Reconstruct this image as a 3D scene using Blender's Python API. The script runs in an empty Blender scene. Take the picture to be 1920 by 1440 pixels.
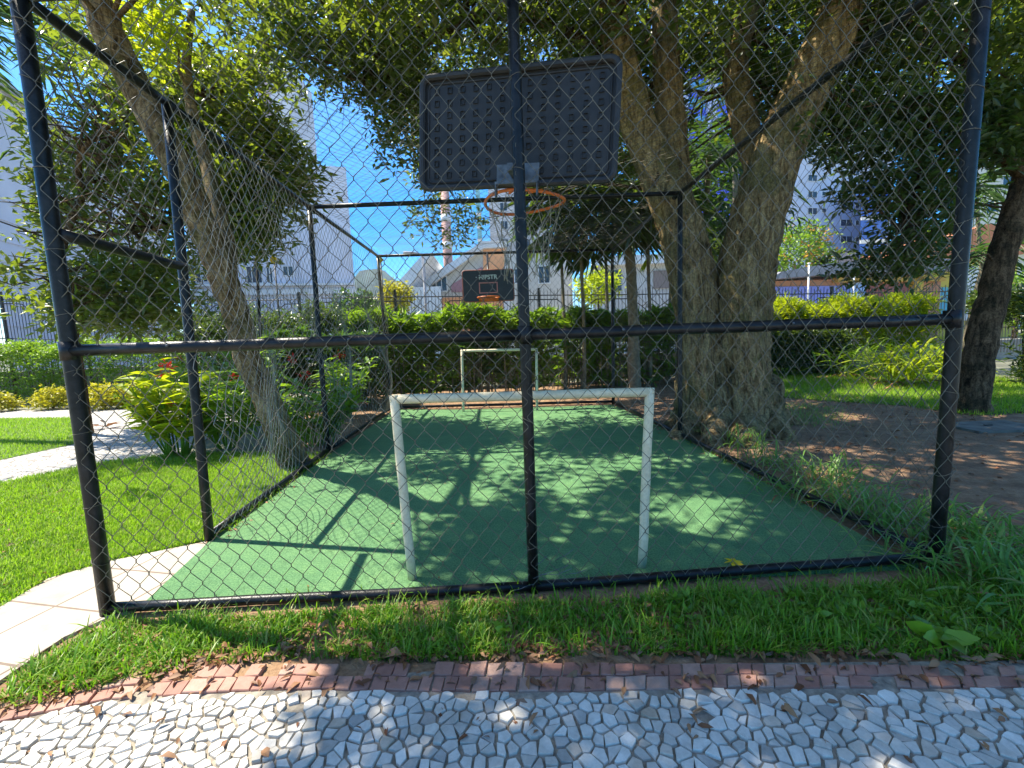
import bpy, math, random
import numpy as np
from mathutils import Vector
rnd = random.Random(7); rng = np.random.default_rng(7)
SC = bpy.context.scene; COL = SC.collection

# ------------------------------------------------------------------ camera, world, sun
FPX = 832.9; CAM = np.array([2.2946, -2.4958, 1.5]); PITCH, ROLL, YAW = -0.1061, -0.04, 0.0316
_cy, _sy, _cp, _sp = math.cos(YAW), math.sin(YAW), math.cos(PITCH), math.sin(PITCH)
FW = np.array([_sy*_cp, _cy*_cp, _sp]); _r = np.array([_cy, -_sy, 0.0]); _u = np.cross(_r, FW)
RT = math.cos(ROLL)*_r + math.sin(ROLL)*_u; UP = -math.sin(ROLL)*_r + math.cos(ROLL)*_u
cam = bpy.data.cameras.new('camera'); camo = bpy.data.objects.new('camera', cam); COL.objects.link(camo)
from mathutils import Matrix
camo.matrix_world = Matrix(((RT[0], UP[0], -FW[0], CAM[0]), (RT[1], UP[1], -FW[1], CAM[1]), (RT[2], UP[2], -FW[2], CAM[2]), (0, 0, 0, 1)))
cam.sensor_fit = 'HORIZONTAL'; cam.sensor_width = 36; cam.lens = 36*FPX/1920; cam.clip_start = .05; cam.clip_end = 6000
SC.camera = camo
SH = np.array([.6245, -.2142])                      # horizontal travel of a shadow per metre of height
SUN_EL = math.atan2(1, float(np.hypot(*SH)))
w = bpy.data.worlds.new('World'); SC.world = w; w.use_nodes = True
nt = w.node_tree; bg = nt.nodes['Background']; sky = nt.nodes.new('ShaderNodeTexSky')
sky.sky_type = 'NISHITA'; sky.sun_disc = False; sky.sun_elevation = SUN_EL
sky.sun_rotation = math.atan2(-SH[0], -SH[1])
sky.air_density = .75; sky.dust_density = 0.1; sky.ozone_density = 1.1; sky.altitude = 300
hs = nt.nodes.new('ShaderNodeHueSaturation'); tcw = nt.nodes.new('ShaderNodeTexCoord'); sxyz = nt.nodes.new('ShaderNodeSeparateXYZ'); nt.links.new(tcw.outputs['Generated'], sxyz.inputs[0])
for inp, lo_, hi_ in (('Saturation', 1.8, .95), ('Value', .62, 1.2)):      # deep blue low in the sky, milder overhead
    mr = nt.nodes.new('ShaderNodeMapRange'); mr.inputs['From Min'].default_value = .02; mr.inputs['From Max'].default_value = .8; mr.inputs['To Min'].default_value = lo_; mr.inputs['To Max'].default_value = hi_
    nt.links.new(sxyz.outputs['Z'], mr.inputs['Value']); nt.links.new(mr.outputs[0], hs.inputs[inp])
nt.links.new(sky.outputs[0], hs.inputs['Color']); nt.links.new(hs.outputs[0], bg.inputs[0]); bg.inputs[1].default_value = .14
sl = bpy.data.lights.new('sun', 'SUN'); sl.energy = 4.2; sl.angle = math.radians(.53); sl.color = (1, .93, .8)
so = bpy.data.objects.new('sun', sl); COL.objects.link(so)
so.rotation_euler = Vector((SH[0], SH[1], -1)).to_track_quat('-Z', 'Y').to_euler()
SC.view_settings.view_transform = 'Standard'; SC.view_settings.look = 'None'; SC.view_settings.gamma = 1
SC.view_settings.exposure = 1.58
SC.cycles.max_bounces = 7; SC.cycles.transparent_max_bounces = 8; SC.cycles.diffuse_bounces = 4

# a pixel of the 1920x1440 photo -> a point on a plane of the place
def ray(px, py): return FW + (px-960)/FPX*RT - (py-720)/FPX*UP
def gz(px, py, z=0.0): v = ray(px, py); return CAM + v*((z-CAM[2])/v[2])
def gy(px, py, y): v = ray(px, py); return CAM + v*((y-CAM[1])/v[1])
def gxy(px, py): return gz(px, py)[:2]
def wpoly(pts): return np.array([gxy(*p) for p in pts])

# ------------------------------------------------------------------ object helpers
def newobj(name, me, mat=None, parent=None):
    o = bpy.data.objects.new(name, me); COL.objects.link(o)
    if me is not None and mat is not None:
        for m in (mat if isinstance(mat, (list, tuple)) else [mat]): me.materials.append(m)
    if parent is not None: o.parent = parent; o.matrix_parent_inverse = Matrix.Translation(parent.location).inverted()
    return o
def tag(o, label=None, cat=None, group=None, kind=None):
    if label: o['label'] = label
    if cat: o['category'] = cat
    if group: o['group'] = group
    if kind: o['kind'] = kind
    return o
def thing(name, loc, label, cat, group=None):
    o = bpy.data.objects.new(name, None); o.location = tuple(float(c) for c in loc); o.empty_display_size = .1
    COL.objects.link(o); return tag(o, label, cat, group)

class MB:
    """collects vertices and faces of one mesh"""
    def __init__(s): s.v = []; s.f = []; s.mi = []; s.n = 0
    def add(s, V, Fs, mi=0):
        b = s.n; V = [tuple(map(float, p)) for p in V]; s.v += V; s.n += len(V)
        for f in Fs: s.f.append(tuple(i+b for i in f)); s.mi.append(mi)
    def box(s, lo, hi, mi=0):
        x0, y0, z0 = lo; x1, y1, z1 = hi
        s.add([(x0,y0,z0),(x1,y0,z0),(x1,y1,z0),(x0,y1,z0),(x0,y0,z1),(x1,y0,z1),(x1,y1,z1),(x0,y1,z1)],
              [(0,3,2,1),(4,5,6,7),(0,1,5,4),(1,2,6,5),(2,3,7,6),(3,0,4,7)], mi)
    def prism(s, base, z0, z1, mi=0):      # base: ccw polygon of xy
        n = len(base); V = [(p[0], p[1], z0) for p in base]+[(p[0], p[1], z1) for p in base]
        s.add(V, [tuple(range(n))[::-1], tuple(range(n, 2*n))]+[(i, (i+1) % n, n+(i+1) % n, n+i) for i in range(n)], mi)
    def frame(s, o, ex, ey, ez, lo, hi, mi=0):   # box in an own frame
        o, ex, ey, ez = map(np.array, (o, ex, ey, ez)); V = []
        for z in (lo[2], hi[2]):
            for x, y in ((lo[0], lo[1]), (hi[0], lo[1]), (hi[0], hi[1]), (lo[0], hi[1])): V.append(o+ex*x+ey*y+ez*z)
        s.add(V, [(0,3,2,1),(4,5,6,7),(0,1,5,4),(1,2,6,5),(2,3,7,6),(3,0,4,7)], mi)
    def tube(s, pts, rad, n=8, cap=True, rough=0.0, closed=False, mi=0, flute=0.0):
        P = [np.array(p, float) for p in pts]; m = len(P)
        if not isinstance(rad, (list, tuple, np.ndarray)): rad = [rad]*m
        T = []
        for i in range(m):
            if closed: t = P[(i+1) % m]-P[i-1]
            else: t = P[min(i+1, m-1)]-P[max(i-1, 0)]
            T.append(t/(np.linalg.norm(t)+1e-12))
        a = np.array([0, 0, 1.0]) if abs(T[0][2]) < .9 else np.array([1.0, 0, 0])
        N = np.cross(T[0], a); N /= np.linalg.norm(N); V = []; ph = rnd.random()*6
        for i in range(m):
            N = N-T[i]*(N@T[i]); N /= np.linalg.norm(N); B = np.cross(T[i], N)
            for k in range(n):
                an = 2*math.pi*k/n; r = rad[i]*(1+(rough*(rnd.random()*2-1) if rough else 0)+(flute*(math.sin(3*an+ph+i*.06)+.6*math.sin(7*an+2*ph-i*.09)+.35*math.sin(13*an+i*.15)) if flute else 0))
                V.append(P[i]+(N*math.cos(an)+B*math.sin(an))*r)
        Fs = []
        for i in range(m if closed else m-1):
            j = (i+1) % m
            for k in range(n): Fs.append((i*n+k, i*n+(k+1) % n, j*n+(k+1) % n, j*n+k))
        if cap and not closed: Fs += [tuple(range(n))[::-1], tuple(range((m-1)*n, m*n))]
        s.add(V, Fs, mi)
    def build(s, name, mat, parent=None, smooth=False):
        me = bpy.data.meshes.new(name); me.from_pydata(s.v, [], s.f); me.update()
        if any(s.mi): me.polygons.foreach_set('material_index', s.mi)
        if smooth: me.polygons.foreach_set('use_smooth', [True]*len(me.polygons))
        return newobj(name, me, mat, parent)
def npmesh(name, V, nv, mat, parent=None, smooth=False):
    """V: (n,k,3) array, every k corners one polygon (k = nv)"""
    n = len(V); me = bpy.data.meshes.new(name); me.vertices.add(n*nv); me.vertices.foreach_set('co', np.ascontiguousarray(V, np.float32).ravel())
    me.loops.add(n*nv); me.loops.foreach_set('vertex_index', np.arange(n*nv, dtype=np.int32))
    me.polygons.add(n); me.polygons.foreach_set('loop_start', np.arange(0, n*nv, nv, dtype=np.int32))
    me.update(calc_edges=True); return newobj(name, me, mat, parent)
def npgrid(name, V, faces, mat, parent=None, smooth=False):
    """V: (n,k,3) islands of k verts; faces: list of index tuples (all the same length) within an island"""
    n, k = V.shape[:2]; F = np.array(faces, np.int32); m = F.shape[1]
    idx = (F[None]+(np.arange(n)*k)[:, None, None]).reshape(-1, m)
    me = bpy.data.meshes.new(name); me.vertices.add(n*k); me.vertices.foreach_set('co', np.ascontiguousarray(V, np.float32).ravel())
    me.loops.add(idx.size); me.loops.foreach_set('vertex_index', idx.ravel().astype(np.int32))
    me.polygons.add(len(idx)); me.polygons.foreach_set('loop_start', np.arange(0, idx.size, m, dtype=np.int32))
    if smooth: me.polygons.foreach_set('use_smooth', np.ones(len(idx), bool))
    me.update(calc_edges=True); return newobj(name, me, mat, parent)

# ------------------------------------------------------------------ materials
def nodes(name):
    m = bpy.data.materials.new(name); m.use_nodes = True; t = m.node_tree; return m, t, t.nodes['Principled BSDF']
def N(t, typ, **kw):
    n = t.nodes.new(typ)
    for k, v in kw.items():
        if k in n.inputs.keys() if isinstance(k, str) else False: n.inputs[k].default_value = v
        else: setattr(n, k, v)
    return n
def ramp(t, fac, stops):
    r = t.nodes.new('ShaderNodeValToRGB'); e = r.color_ramp.elements
    while len(e) < len(stops): e.new(.5)
    for i, (p, c) in enumerate(stops): e[i].position = p; e[i].color = (*c, 1)
    t.links.new(fac, r.inputs[0]); return r.outputs[0]
def noise(t, scale, detail=4, rough=.6, vec=None, coord='Object', dist=0):
    n = t.nodes.new('ShaderNodeTexNoise'); n.inputs['Scale'].default_value = scale; n.inputs['Detail'].default_value = detail
    n.inputs['Roughness'].default_value = rough; n.inputs['Distortion'].default_value = dist
    if vec is None:
        tc = t.nodes.new('ShaderNodeTexCoord'); vec = tc.outputs[coord]
    t.links.new(vec, n.inputs['Vector']); return n.outputs['Fac']
def bump(t, b, h, strength=.4, dist=.02):
    bm = t.nodes.new('ShaderNodeBump'); bm.inputs['Strength'].default_value = strength; bm.inputs['Distance'].default_value = dist
    t.links.new(h, bm.inputs['Height']); t.links.new(bm.outputs[0], b.inputs['Normal'])
def mix(t, fac, a, b, mode='MIX'):
    m = t.nodes.new('ShaderNodeMix'); m.data_type = 'RGBA'; m.blend_type = mode
    for sock, v in ((m.inputs[0], fac), (m.inputs[6], a), (m.inputs[7], b)):
        if isinstance(v, (int, float)): sock.default_value = v
        elif isinstance(v, tuple): sock.default_value = (*v, 1)
        else: t.links.new(v, sock)
    return m.outputs[2]
def leafmat(name, cols, tcol, trans=.4, rough=.45, spec=.35, patch=None):
    m, t, b = nodes(name); g = t.nodes.new('ShaderNodeNewGeometry')
    c = ramp(t, g.outputs['Random Per Island'], [(i/(len(cols)-1) if len(cols) > 1 else 0, cc) for i, cc in enumerate(cols)])
    if patch: c = mix(t, ramp(t, noise(t, 1.7, 6, .7), [(.4, (0, 0, 0)), (.62, (.8, .8, .8))]), c, mix(t, 1.0, c, patch, 'MULTIPLY'))
    t.links.new(c, b.inputs['Base Color']); b.inputs['Roughness'].default_value = rough; b.inputs['Specular IOR Level'].default_value = spec
    tr = t.nodes.new('ShaderNodeBsdfTranslucent'); c2 = mix(t, .6, c, tcol); t.links.new(c2, tr.inputs[0])
    ms = t.nodes.new('ShaderNodeMixShader'); ms.inputs[0].default_value = trans
    t.links.new(b.outputs[0], ms.inputs[1]); t.links.new(tr.outputs[0], ms.inputs[2])
    t.links.new(ms.outputs[0], t.nodes['Material Output'].inputs[0]); return m
def plain(name, col, rough=.6, metal=0, var=.12, scale=6, bs=0, spec=.5):
    m, t, b = nodes(name); n = noise(t, scale, 5)
    lo = tuple(max(0, c*(1-var*1.6)) for c in col); hi = tuple(min(1, c*(1+var)) for c in col)
    t.links.new(ramp(t, n, [(.3, lo), (.7, hi)]), b.inputs['Base Color']); b.inputs['Roughness'].default_value = rough
    b.inputs['Metallic'].default_value = metal; b.inputs['Specular IOR Level'].default_value = spec
    if bs: bump(t, b, noise(t, scale*6, 5), bs, .01)
    return m
def bark(name, c1, c2, c3, sc=1.0):
    m, t, b = nodes(name); tc = t.nodes.new('ShaderNodeTexCoord'); mp = t.nodes.new('ShaderNodeMapping'); mp.inputs['Scale'].default_value = (1, 1, .22)
    t.links.new(tc.outputs['Object'], mp.inputs[0])
    n1 = noise(t, 13*sc, 9, .75, mp.outputs[0], dist=.6); n2 = noise(t, 2.4, 7, .7, dist=.5); n3 = noise(t, 34, 6, .75)
    a = ramp(t, n1, [(.36, tuple(x*.2 for x in c1)), (.47, c1), (.56, c2), (.66, tuple(min(1, x*1.35) for x in c2))])
    f = ramp(t, n2, [(.5, (0, 0, 0)), (.6, (1, 1, 1))]); ms = mix(t, .68, a, c3, 'MIX'); c = mix(t, f, a, ms)
    sp = ramp(t, n3, [(.42, (.5, .48, .45)), (.52, (1, 1, 1)), (.64, (1.3, 1.28, 1.15))]); c = mix(t, .8, c, sp, 'MULTIPLY')
    t.links.new(c, b.inputs['Base Color']); b.inputs['Roughness'].default_value = .92; b.inputs['Specular IOR Level'].default_value = .12
    ad = t.nodes.new('ShaderNodeMath'); ad.operation = 'ADD'; t.links.new(n1, ad.inputs[0]); ml = t.nodes.new('ShaderNodeMath'); ml.operation = 'MULTIPLY'; ml.inputs[1].default_value = .35; t.links.new(n3, ml.inputs[0]); t.links.new(ml.outputs[0], ad.inputs[1])
    bump(t, b, ad.outputs[0], 1.0, .09); return m

M = {}
M['pipe'] = plain('black_paint', (.014, .0135, .013), .36, 0, .6, 14, .2, .3)
M['white_pipe'] = plain('white_paint', (.74, .69, .56), .45, 0, .14, 9, .1)
M['wire_glint'] = plain('sunlit_galvanised_wire', (.4, .37, .31), .3, .5, .4, 5)  # paler copy of the wire for the left wall, sun glints put into its colour
M['wire'] = plain('dull_wire', (.155, .13, .088), .5, .1, .4, 5)
M['bark_a'] = bark('grey_brown_bark', (.28, .18, .09), (.48, .34, .19), (.13, .125, .04))
M['bark_b'] = bark('mossy_bark', (.3, .2, .095), (.5, .36, .18), (.15, .14, .05))
M['bark_d'] = bark('dark_bark', (.14, .09, .05), (.27, .175, .1), (.05, .045, .025))
M['stem'] = plain('palm_stem', (.24, .19, .12), .85, 0, .3, 14, .3)
M['leaf_dark'] = leafmat('dark_leaf', [(.035, .06, .02), (.055, .09, .022), (.075, .115, .025), (.12, .13, .035)], (.34, .46, .02), .34, .35, .45)
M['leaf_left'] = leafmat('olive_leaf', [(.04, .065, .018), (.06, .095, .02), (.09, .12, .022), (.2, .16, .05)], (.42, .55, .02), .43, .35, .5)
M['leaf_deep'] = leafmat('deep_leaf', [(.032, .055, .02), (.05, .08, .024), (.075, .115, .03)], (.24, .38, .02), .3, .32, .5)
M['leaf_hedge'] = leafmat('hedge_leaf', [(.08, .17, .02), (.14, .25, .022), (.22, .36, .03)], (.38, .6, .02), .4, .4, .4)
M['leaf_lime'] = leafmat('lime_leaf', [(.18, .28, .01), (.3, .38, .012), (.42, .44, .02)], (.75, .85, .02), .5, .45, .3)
M['leaf_yellow'] = leafmat('yellow_leaf', [(.3, .3, .015), (.42, .38, .02), (.5, .46, .06)], (.7, .65, .02), .35, .45, .3)
M['leaf_palm'] = leafmat('palm_leaf', [(.03, .06, .02), (.05, .1, .025), (.08, .15, .03)], (.2, .4, .03), .3, .35, .5)
M['leaf_broad'] = leafmat('broad_leaf', [(.08, .16, .02), (.14, .26, .02), (.22, .38, .03)], (.5, .75, .02), .45, .35, .45)
M['grass'] = leafmat('lawn_grass', [(.11, .21, .01), (.19, .34, .012), (.32, .48, .02), (.5, .44, .14)], (.45, .82, .02), .42, .5, .3, (.62, .62, .9))
M['grass_front'] = leafmat('strip_grass', [(.07, .17, .014), (.12, .27, .016), (.2, .37, .02), (.34, .33, .09)], (.3, .6, .01), .4, .42, .35)
M['grass_tuft'] = leafmat('tuft_grass', [(.07, .16, .035), (.12, .26, .05), (.18, .36, .07), (.32, .3, .13)], (.35, .7, .08), .42, .42, .4)
M['litter'] = leafmat('dry_leaf', [(.12, .05, .025), (.26, .11, .05), (.36, .2, .1), (.2, .12, .08)], (.4, .16, .05), .15, .6, .25)
M['flower'] = leafmat('red_flower', [(.5, .02, .015), (.65, .04, .02)], (.7, .05, .02), .2)
M['yflower'] = leafmat('yellow_flower', [(.6, .42, .01), (.75, .55, .02)], (.8, .6, .02), .2)
def worn_white():
    m, t, b = nodes('worn_white_paint'); n1 = noise(t, 6, 9, .8); n2 = noise(t, 40, 4, .6)
    c = ramp(t, n1, [(.3, (.24, .1, .04)), (.36, (.5, .36, .2)), (.4, (.76, .66, .44)), (.7, (.84, .75, .52))]); c = mix(t, .5, c, ramp(t, n2, [(.35, (.7, .66, .58)), (.6, (1, 1, 1))]), 'MULTIPLY')
    t.links.new(c, b.inputs['Base Color']); b.inputs['Roughness'].default_value = .5; bump(t, b, n1, .3, .004); return m
M['white_pipe'] = worn_white()
M['orange'] = plain('orange_paint', (.72, .17, .03), .45, 0, .25, 30)
M['board_black'] = plain('black_plastic', (.026, .0255, .026), .6, 0, .3, 8, .08)
M['board_face'] = plain('board_face', (.022, .025, .03), .4, 0, .2, 8)
M['dull_red'] = plain('faded_red_paint', (.3, .1, .07), .6, 0, .2, 20)
M['letter'] = plain('white_print', (.6, .66, .64), .5, 0, .05)
M['bracket'] = plain('galvanised_plate', (.13, .14, .15), .5, .4, .35, 18)
M['net'] = plain('net_cord', (.28, .25, .18), .8, 0, .2, 30)
M['rope'] = plain('thin_rope', (.2, .18, .15), .8)
M['concrete'] = plain('wall_render', (.36, .34, .3), .85, 0, .2, 3, .2)

# ------------------------------------------------------------------ the ground
def soil_mat():
    m, t, b = nodes('soil'); n1 = noise(t, 3.5, 8, .7); n2 = noise(t, 40, 6, .7)
    c = ramp(t, n1, [(.3, (.17, .09, .045)), (.5, (.32, .19, .1)), (.72, (.45, .3, .18))])
    c2 = ramp(t, n2, [(.35, (.35, .3, .25)), (.65, (1, 1, 1))]); c = mix(t, .6, c, c2, 'MULTIPLY')
    t.links.new(c, b.inputs['Base Color']); b.inputs['Roughness'].default_value = .95; bump(t, b, n2, .6, .02); return m
def lawn_mat(name, d=1.0):
    m, t, b = nodes(name); n1 = noise(t, 2.5, 8, .7); n2 = noise(t, 60, 5, .7)
    c = ramp(t, n1, [(.3, (.07*d, .13*d, .012)), (.55, (.11*d, .21*d, .012)), (.75, (.17*d, .22*d, .03))])
    c2 = ramp(t, n2, [(.35, (.3, .3, .25)), (.6, (1, 1, 1))]); c = mix(t, .7, c, c2, 'MULTIPLY')
    t.links.new(c, b.inputs['Base Color']); b.inputs['Roughness'].default_value = .9; bump(t, b, n2, .8, .03); return m
def court_mat():
    m, t, b = nodes('green_turf'); n1 = noise(t, 1.1, 8, .75); n2 = noise(t, 85, 6, .85); n3 = noise(t, 7, 9, .85)
    c = ramp(t, n1, [(.3, (.095, .225, .1)), (.55, (.14, .285, .125)), (.75, (.205, .35, .155))])
    c2 = ramp(t, n2, [(.42, (.3, .38, .33)), (.5, (.85, .9, .85)), (.6, (1.5, 1.35, 1.2))]); c = mix(t, .75, c, c2, 'MULTIPLY')
    c3 = ramp(t, n3, [(.32, (.5, .5, .48)), (.47, (1, 1, 1)), (.6, (1.1, 1.05, .95))]); c = mix(t, .7, c, c3, 'MULTIPLY')
    t.links.new(c, b.inputs['Base Color']); b.inputs['Roughness'].default_value = .85; b.inputs['Specular IOR Level'].default_value = .25
    bump(t, b, n2, .7, .012); return m
def sheet(name, poly, z, mat, cell=None):
    me = bpy.data.meshes.new(name); me.from_pydata([(float(x), float(y), z) for x, y in poly], [], [tuple(range(len(poly)))])
    me.update()
    if me.polygons[0].normal.z < 0: me.flip_normals()
    return tag(newobj(name, me, mat), kind='structure')
def ccw(p):
    p = np.array(p); a = sum(p[i-1][0]*p[i][1]-p[i][0]*p[i-1][1] for i in range(len(p)))
    return p if a > 0 else p[::-1]
M['soil'] = soil_mat()
M['lawn'] = lawn_mat('lawn_ground'); M['court'] = court_mat()
sheet('ground', [(-900, -60), (900, -60), (900, 1500), (-900, 1500)], -.02, plain('far_ground', (.2, .2, .13), .95, 0, .4, .3))
sheet('dirt_ground', [(-2.2, -.95), (14, -1.2), (14, 6.9), (11, 11.5), (-3.0, 11.5), (-1.4, 5), (-1, 2)], -.012, M['soil'])
LAWN = [(-16, 12.2), (-14, 8.0), (-9.5, 8.4), (-7.8, 8.2), (-3.6, 4.4), (-1.2, 11), (-.25, 10), (-.08, 5), (-.05, .96), (-1.25, .78), (-.75, .2), (-.2, -.4), (-.05, -.62), (-5, -2.5), (-20, -1)]
lawn_poly = wpoly([(-250, 1290), (0, 1140), (90, 1086), (210, 1052), (392, 1013), (612, 852), (560, 850), (330, 850), (200, 866), (0, 906), (-300, 985)])
sheet('lawn', ccw(lawn_poly), -.006, M['lawn'])
island_poly = wpoly([(-300, 800), (0, 784), (140, 783), (150, 800), (140, 832), (0, 862), (-300, 935)])
sheet('lawn_island', ccw(island_poly), -.004, M['lawn'])
def mosaic_mat():
    m, t, b = nodes('path_mosaic'); tc = t.nodes.new('ShaderNodeTexCoord')
    v = t.nodes.new('ShaderNodeTexVoronoi'); v.feature = 'DISTANCE_TO_EDGE'; v.inputs['Scale'].default_value = 12; t.links.new(tc.outputs['Object'], v.inputs['Vector'])
    v2 = t.nodes.new('ShaderNodeTexVoronoi'); v2.inputs['Scale'].default_value = 12; t.links.new(tc.outputs['Object'], v2.inputs['Vector'])
    st = ramp(t, v2.outputs['Color'], [(.2, (.32, .3, .27)), (.8, (.52, .5, .46))])
    f = ramp(t, v.outputs['Distance'], [(.03, (0, 0, 0)), (.09, (1, 1, 1))])
    t.links.new(mix(t, f, (.16, .13, .1), st), b.inputs['Base Color']); b.inputs['Roughness'].default_value = .7; bump(t, b, f, .5, .01); return m
M['mosaic'] = mosaic_mat()
sheet('garden_path', ccw(wpoly([(-300, 985), (0, 906), (200, 868), (330, 852), (430, 800), (470, 775), (330, 766), (150, 768), (-300, 772), (-300, 800), (0, 784), (140, 783), (150, 800), (140, 832), (0, 862), (-300, 935)])), -.008, M['mosaic'])
sheet('street', [(-60, 14.6), (80, 14.6), (80, 24), (-60, 24)], -.01, plain('street_asphalt', (.3, .29, .27), .9, 0, .15, 1.5))
# concrete pavers at the gate
def paver_mat():
    m, t, b = nodes('beige_pavers'); tc = t.nodes.new('ShaderNodeTexCoord'); mp = t.nodes.new('ShaderNodeMapping'); mp.inputs['Rotation'].default_value = (0, 0, .25)
    t.links.new(tc.outputs['Object'], mp.inputs[0]); br = t.nodes.new('ShaderNodeTexBrick'); br.offset = 0
    br.inputs['Color1'].default_value = (.42, .37, .3, 1); br.inputs['Color2'].default_value = (.46, .41, .34, 1); br.inputs['Mortar'].default_value = (.2, .15, .11, 1)
    br.inputs['Scale'].default_value = 1; br.inputs['Mortar Size'].default_value = .008; br.inputs['Brick Width'].default_value = .42; br.inputs['Row Height'].default_value = .42
    t.links.new(mp.outputs[0], br.inputs['Vector']); n = noise(t, 5, 7, .7); n2 = noise(t, 60, 5)
    c = mix(t, .5, br.outputs[0], ramp(t, n, [(.3, (.5, .46, .4)), (.62, (1, 1, 1))]), 'MULTIPLY')
    t.links.new(c, b.inputs['Base Color']); b.inputs['Roughness'].default_value = .85; bump(t, b, n2, .25, .006); return m
M['paver'] = paver_mat()
PAVE = ccw(wpoly([(-420, 1420), (0, 1140), (90, 1086), (210, 1052), (393, 1015), (272, 1137), (205, 1158), (120, 1196), (0, 1278), (-300, 1500)]))
pv = MB(); pv.prism(PAVE, -.05, .006); tag(pv.build('pavement', M['paver']), kind='structure')
# the pitch
COURT = ccw(wpoly([(274, 1130), (397, 1014), (618, 853), (742, 769), (868, 769), (1150, 760), (1280, 822), (1500, 943), (1722, 1064), (1000, 1099)]))
ct = MB(); ct.prism(COURT, -.05, .012); tag(ct.build('pitch', M['court']), kind='structure')

# white stone mosaic in the foreground, red brick-like stones as its border
BR_T = [(-500, 1400), (0, 1322), (180, 1275), (400, 1246), (960, 1243), (1500, 1247), (1920, 1250), (2500, 1262)]
BR_B = [(-560, 1450), (0, 1356), (200, 1312), (500, 1294), (960, 1299), (1400, 1291), (1920, 1291), (2520, 1300)]
def interp(pts, n):
    P = np.array([gxy(*p) for p in pts]); d = np.r_[0, np.cumsum(np.linalg.norm(np.diff(P, axis=0), axis=1))]
    s = np.linspace(0, d[-1], n); return np.c_[np.interp(s, d, P[:, 0]), np.interp(s, d, P[:, 1])]
top_c, bot_c = interp(BR_T, 160), interp(BR_B, 160)
def stone(mb, poly, z0, z1, bev, mi=0, tilt=0.0):
    c = poly.mean(0); n = len(poly); inn = c+(poly-c)*(1-bev)
    tx, ty = rnd.uniform(-tilt, tilt), rnd.uniform(-tilt, tilt)
    zt = lambda p: z1+(p[0]-c[0])*tx+(p[1]-c[1])*ty
    V = [(*p, z0) for p in poly]+[(*p, zt(p)-.004) for p in poly]+[(*p, zt(p)) for p in inn]
    F = [(i, (i+1) % n, n+(i+1) % n, n+i) for i in range(n)]+[(n+i, n+(i+1) % n, 2*n+(i+1) % n, 2*n+i) for i in range(n)]+[tuple(range(2*n, 3*n))]
    mb.add(V, F, mi)
def clip(poly, p, nrm):
    out = []; L = len(poly)
    for i in range(L):
        a, b = poly[i], poly[(i+1) % L]; da, db = (a-p)@nrm, (b-p)@nrm
        if da <= 0: out.append(a)
        if (da < 0 < db) or (db < 0 < da): out.append(a+(b-a)*(da/(da-db)))
    return out
XB = np.interp
def mosaic():
    g = .052; x0, x1, y0, y1 = -2.4, 7.6, -2.3, -.62; nx, ny = int((x1-x0)/g), int((y1-y0)/g)
    pts = {}
    for i in range(nx):
        for j in range(ny):
            pts[i, j] = np.array([x0+(i+.5*(j % 2)+.5)*g+rnd.uniform(-.43, .43)*g, y0+(j+.5)*g+rnd.uniform(-.43, .43)*g])
    bx, by = bot_c[:, 0], bot_c[:, 1]; o = np.argsort(bx)
    mb = MB()
    for (i, j), c in pts.items():
        lim = np.interp(c[0], bx[o], by[o])
        if c[1] > lim-.012 or rnd.random() < .012: continue
        poly = [c+np.array(v)*g*1.1 for v in ((-1, -1), (1, -1), (1, 1), (-1, 1))]
        for di in (-2, -1, 0, 1, 2):
            for dj in (-2, -1, 0, 1, 2):
                q = pts.get((i+di, j+dj))
                if (di or dj) and q is not None:
                    d = q-c; poly = clip(poly, c+d/2, d)
                    if len(poly) < 3: break
            if len(poly) < 3: break
        poly = clip(poly, np.array([c[0], lim-.002]), np.array([0, 1.]))
        if len(poly) < 3: continue
        P = np.array(poly); keep = [k for k in range(len(P)) if np.linalg.norm(P[k]-P[k-1]) > .011]
        P = P[keep]
        if len(P) < 3: continue
        cc = P.mean(0); dd = P-cc; ln = np.linalg.norm(dd, axis=1, keepdims=True); P = cc+dd*np.maximum(.3, 1-(.0028+rnd.random()*.0035)/ln)
        an_ = rnd.uniform(-.13, .13); sc_ = rnd.uniform(.9, 1.02); P = cc+(P-cc)@np.array([[math.cos(an_), math.sin(an_)], [-math.sin(an_), math.cos(an_)]])*sc_+rng.uniform(-.003, .003, P.shape)
        stone(mb, P, -.02, rnd.uniform(.005, .013), .05, 0, .09)
    return mb
def stone_mat(name, stops, rough=.55):
    m, t, b = nodes(name); g = t.nodes.new('ShaderNodeNewGeometry'); c = ramp(t, g.outputs['Random Per Island'], stops)
    n = noise(t, 25, 8, .75); n2 = noise(t, 3, 6, .7); c = mix(t, .6, c, ramp(t, n, [(.3, (.55, .53, .5)), (.62, (1, 1, 1))]), 'MULTIPLY')
    c = mix(t, .55, c, ramp(t, n2, [(.35, (.62, .58, .52)), (.6, (1, 1, 1))]), 'MULTIPLY')
    t.links.new(c, b.inputs['Base Color']); b.inputs['Roughness'].default_value = rough; bump(t, b, n, .5, .006); return m
M['white_stone'] = stone_mat('white_stone', [(0, (.42, .4, .36)), (.12, (.58, .55, .48)), (.5, (.7, .67, .59)), (.9, (.82, .78, .69)), (1, (.58, .46, .34))])
M['red_stone'] = stone_mat('red_stone', [(0, (.34, .16, .115)), (.4, (.42, .2, .145)), (.75, (.47, .26, .19)), (1, (.5, .34, .27))], .7)
sheet('mosaic_bedding', [(-5, -5), (11, -5), (11, -.9), (4.5, -.76), (2.3, -.6), (.3, -.62), (-.6, -.95), (-2, -1.6), (-5, -3)], -.003, plain('bedding_mortar', (.3, .26, .2), .95, 0, .35, 20, .5))
tag(mosaic().build('mosaic_pavement', M['white_stone']), kind='structure')
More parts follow.
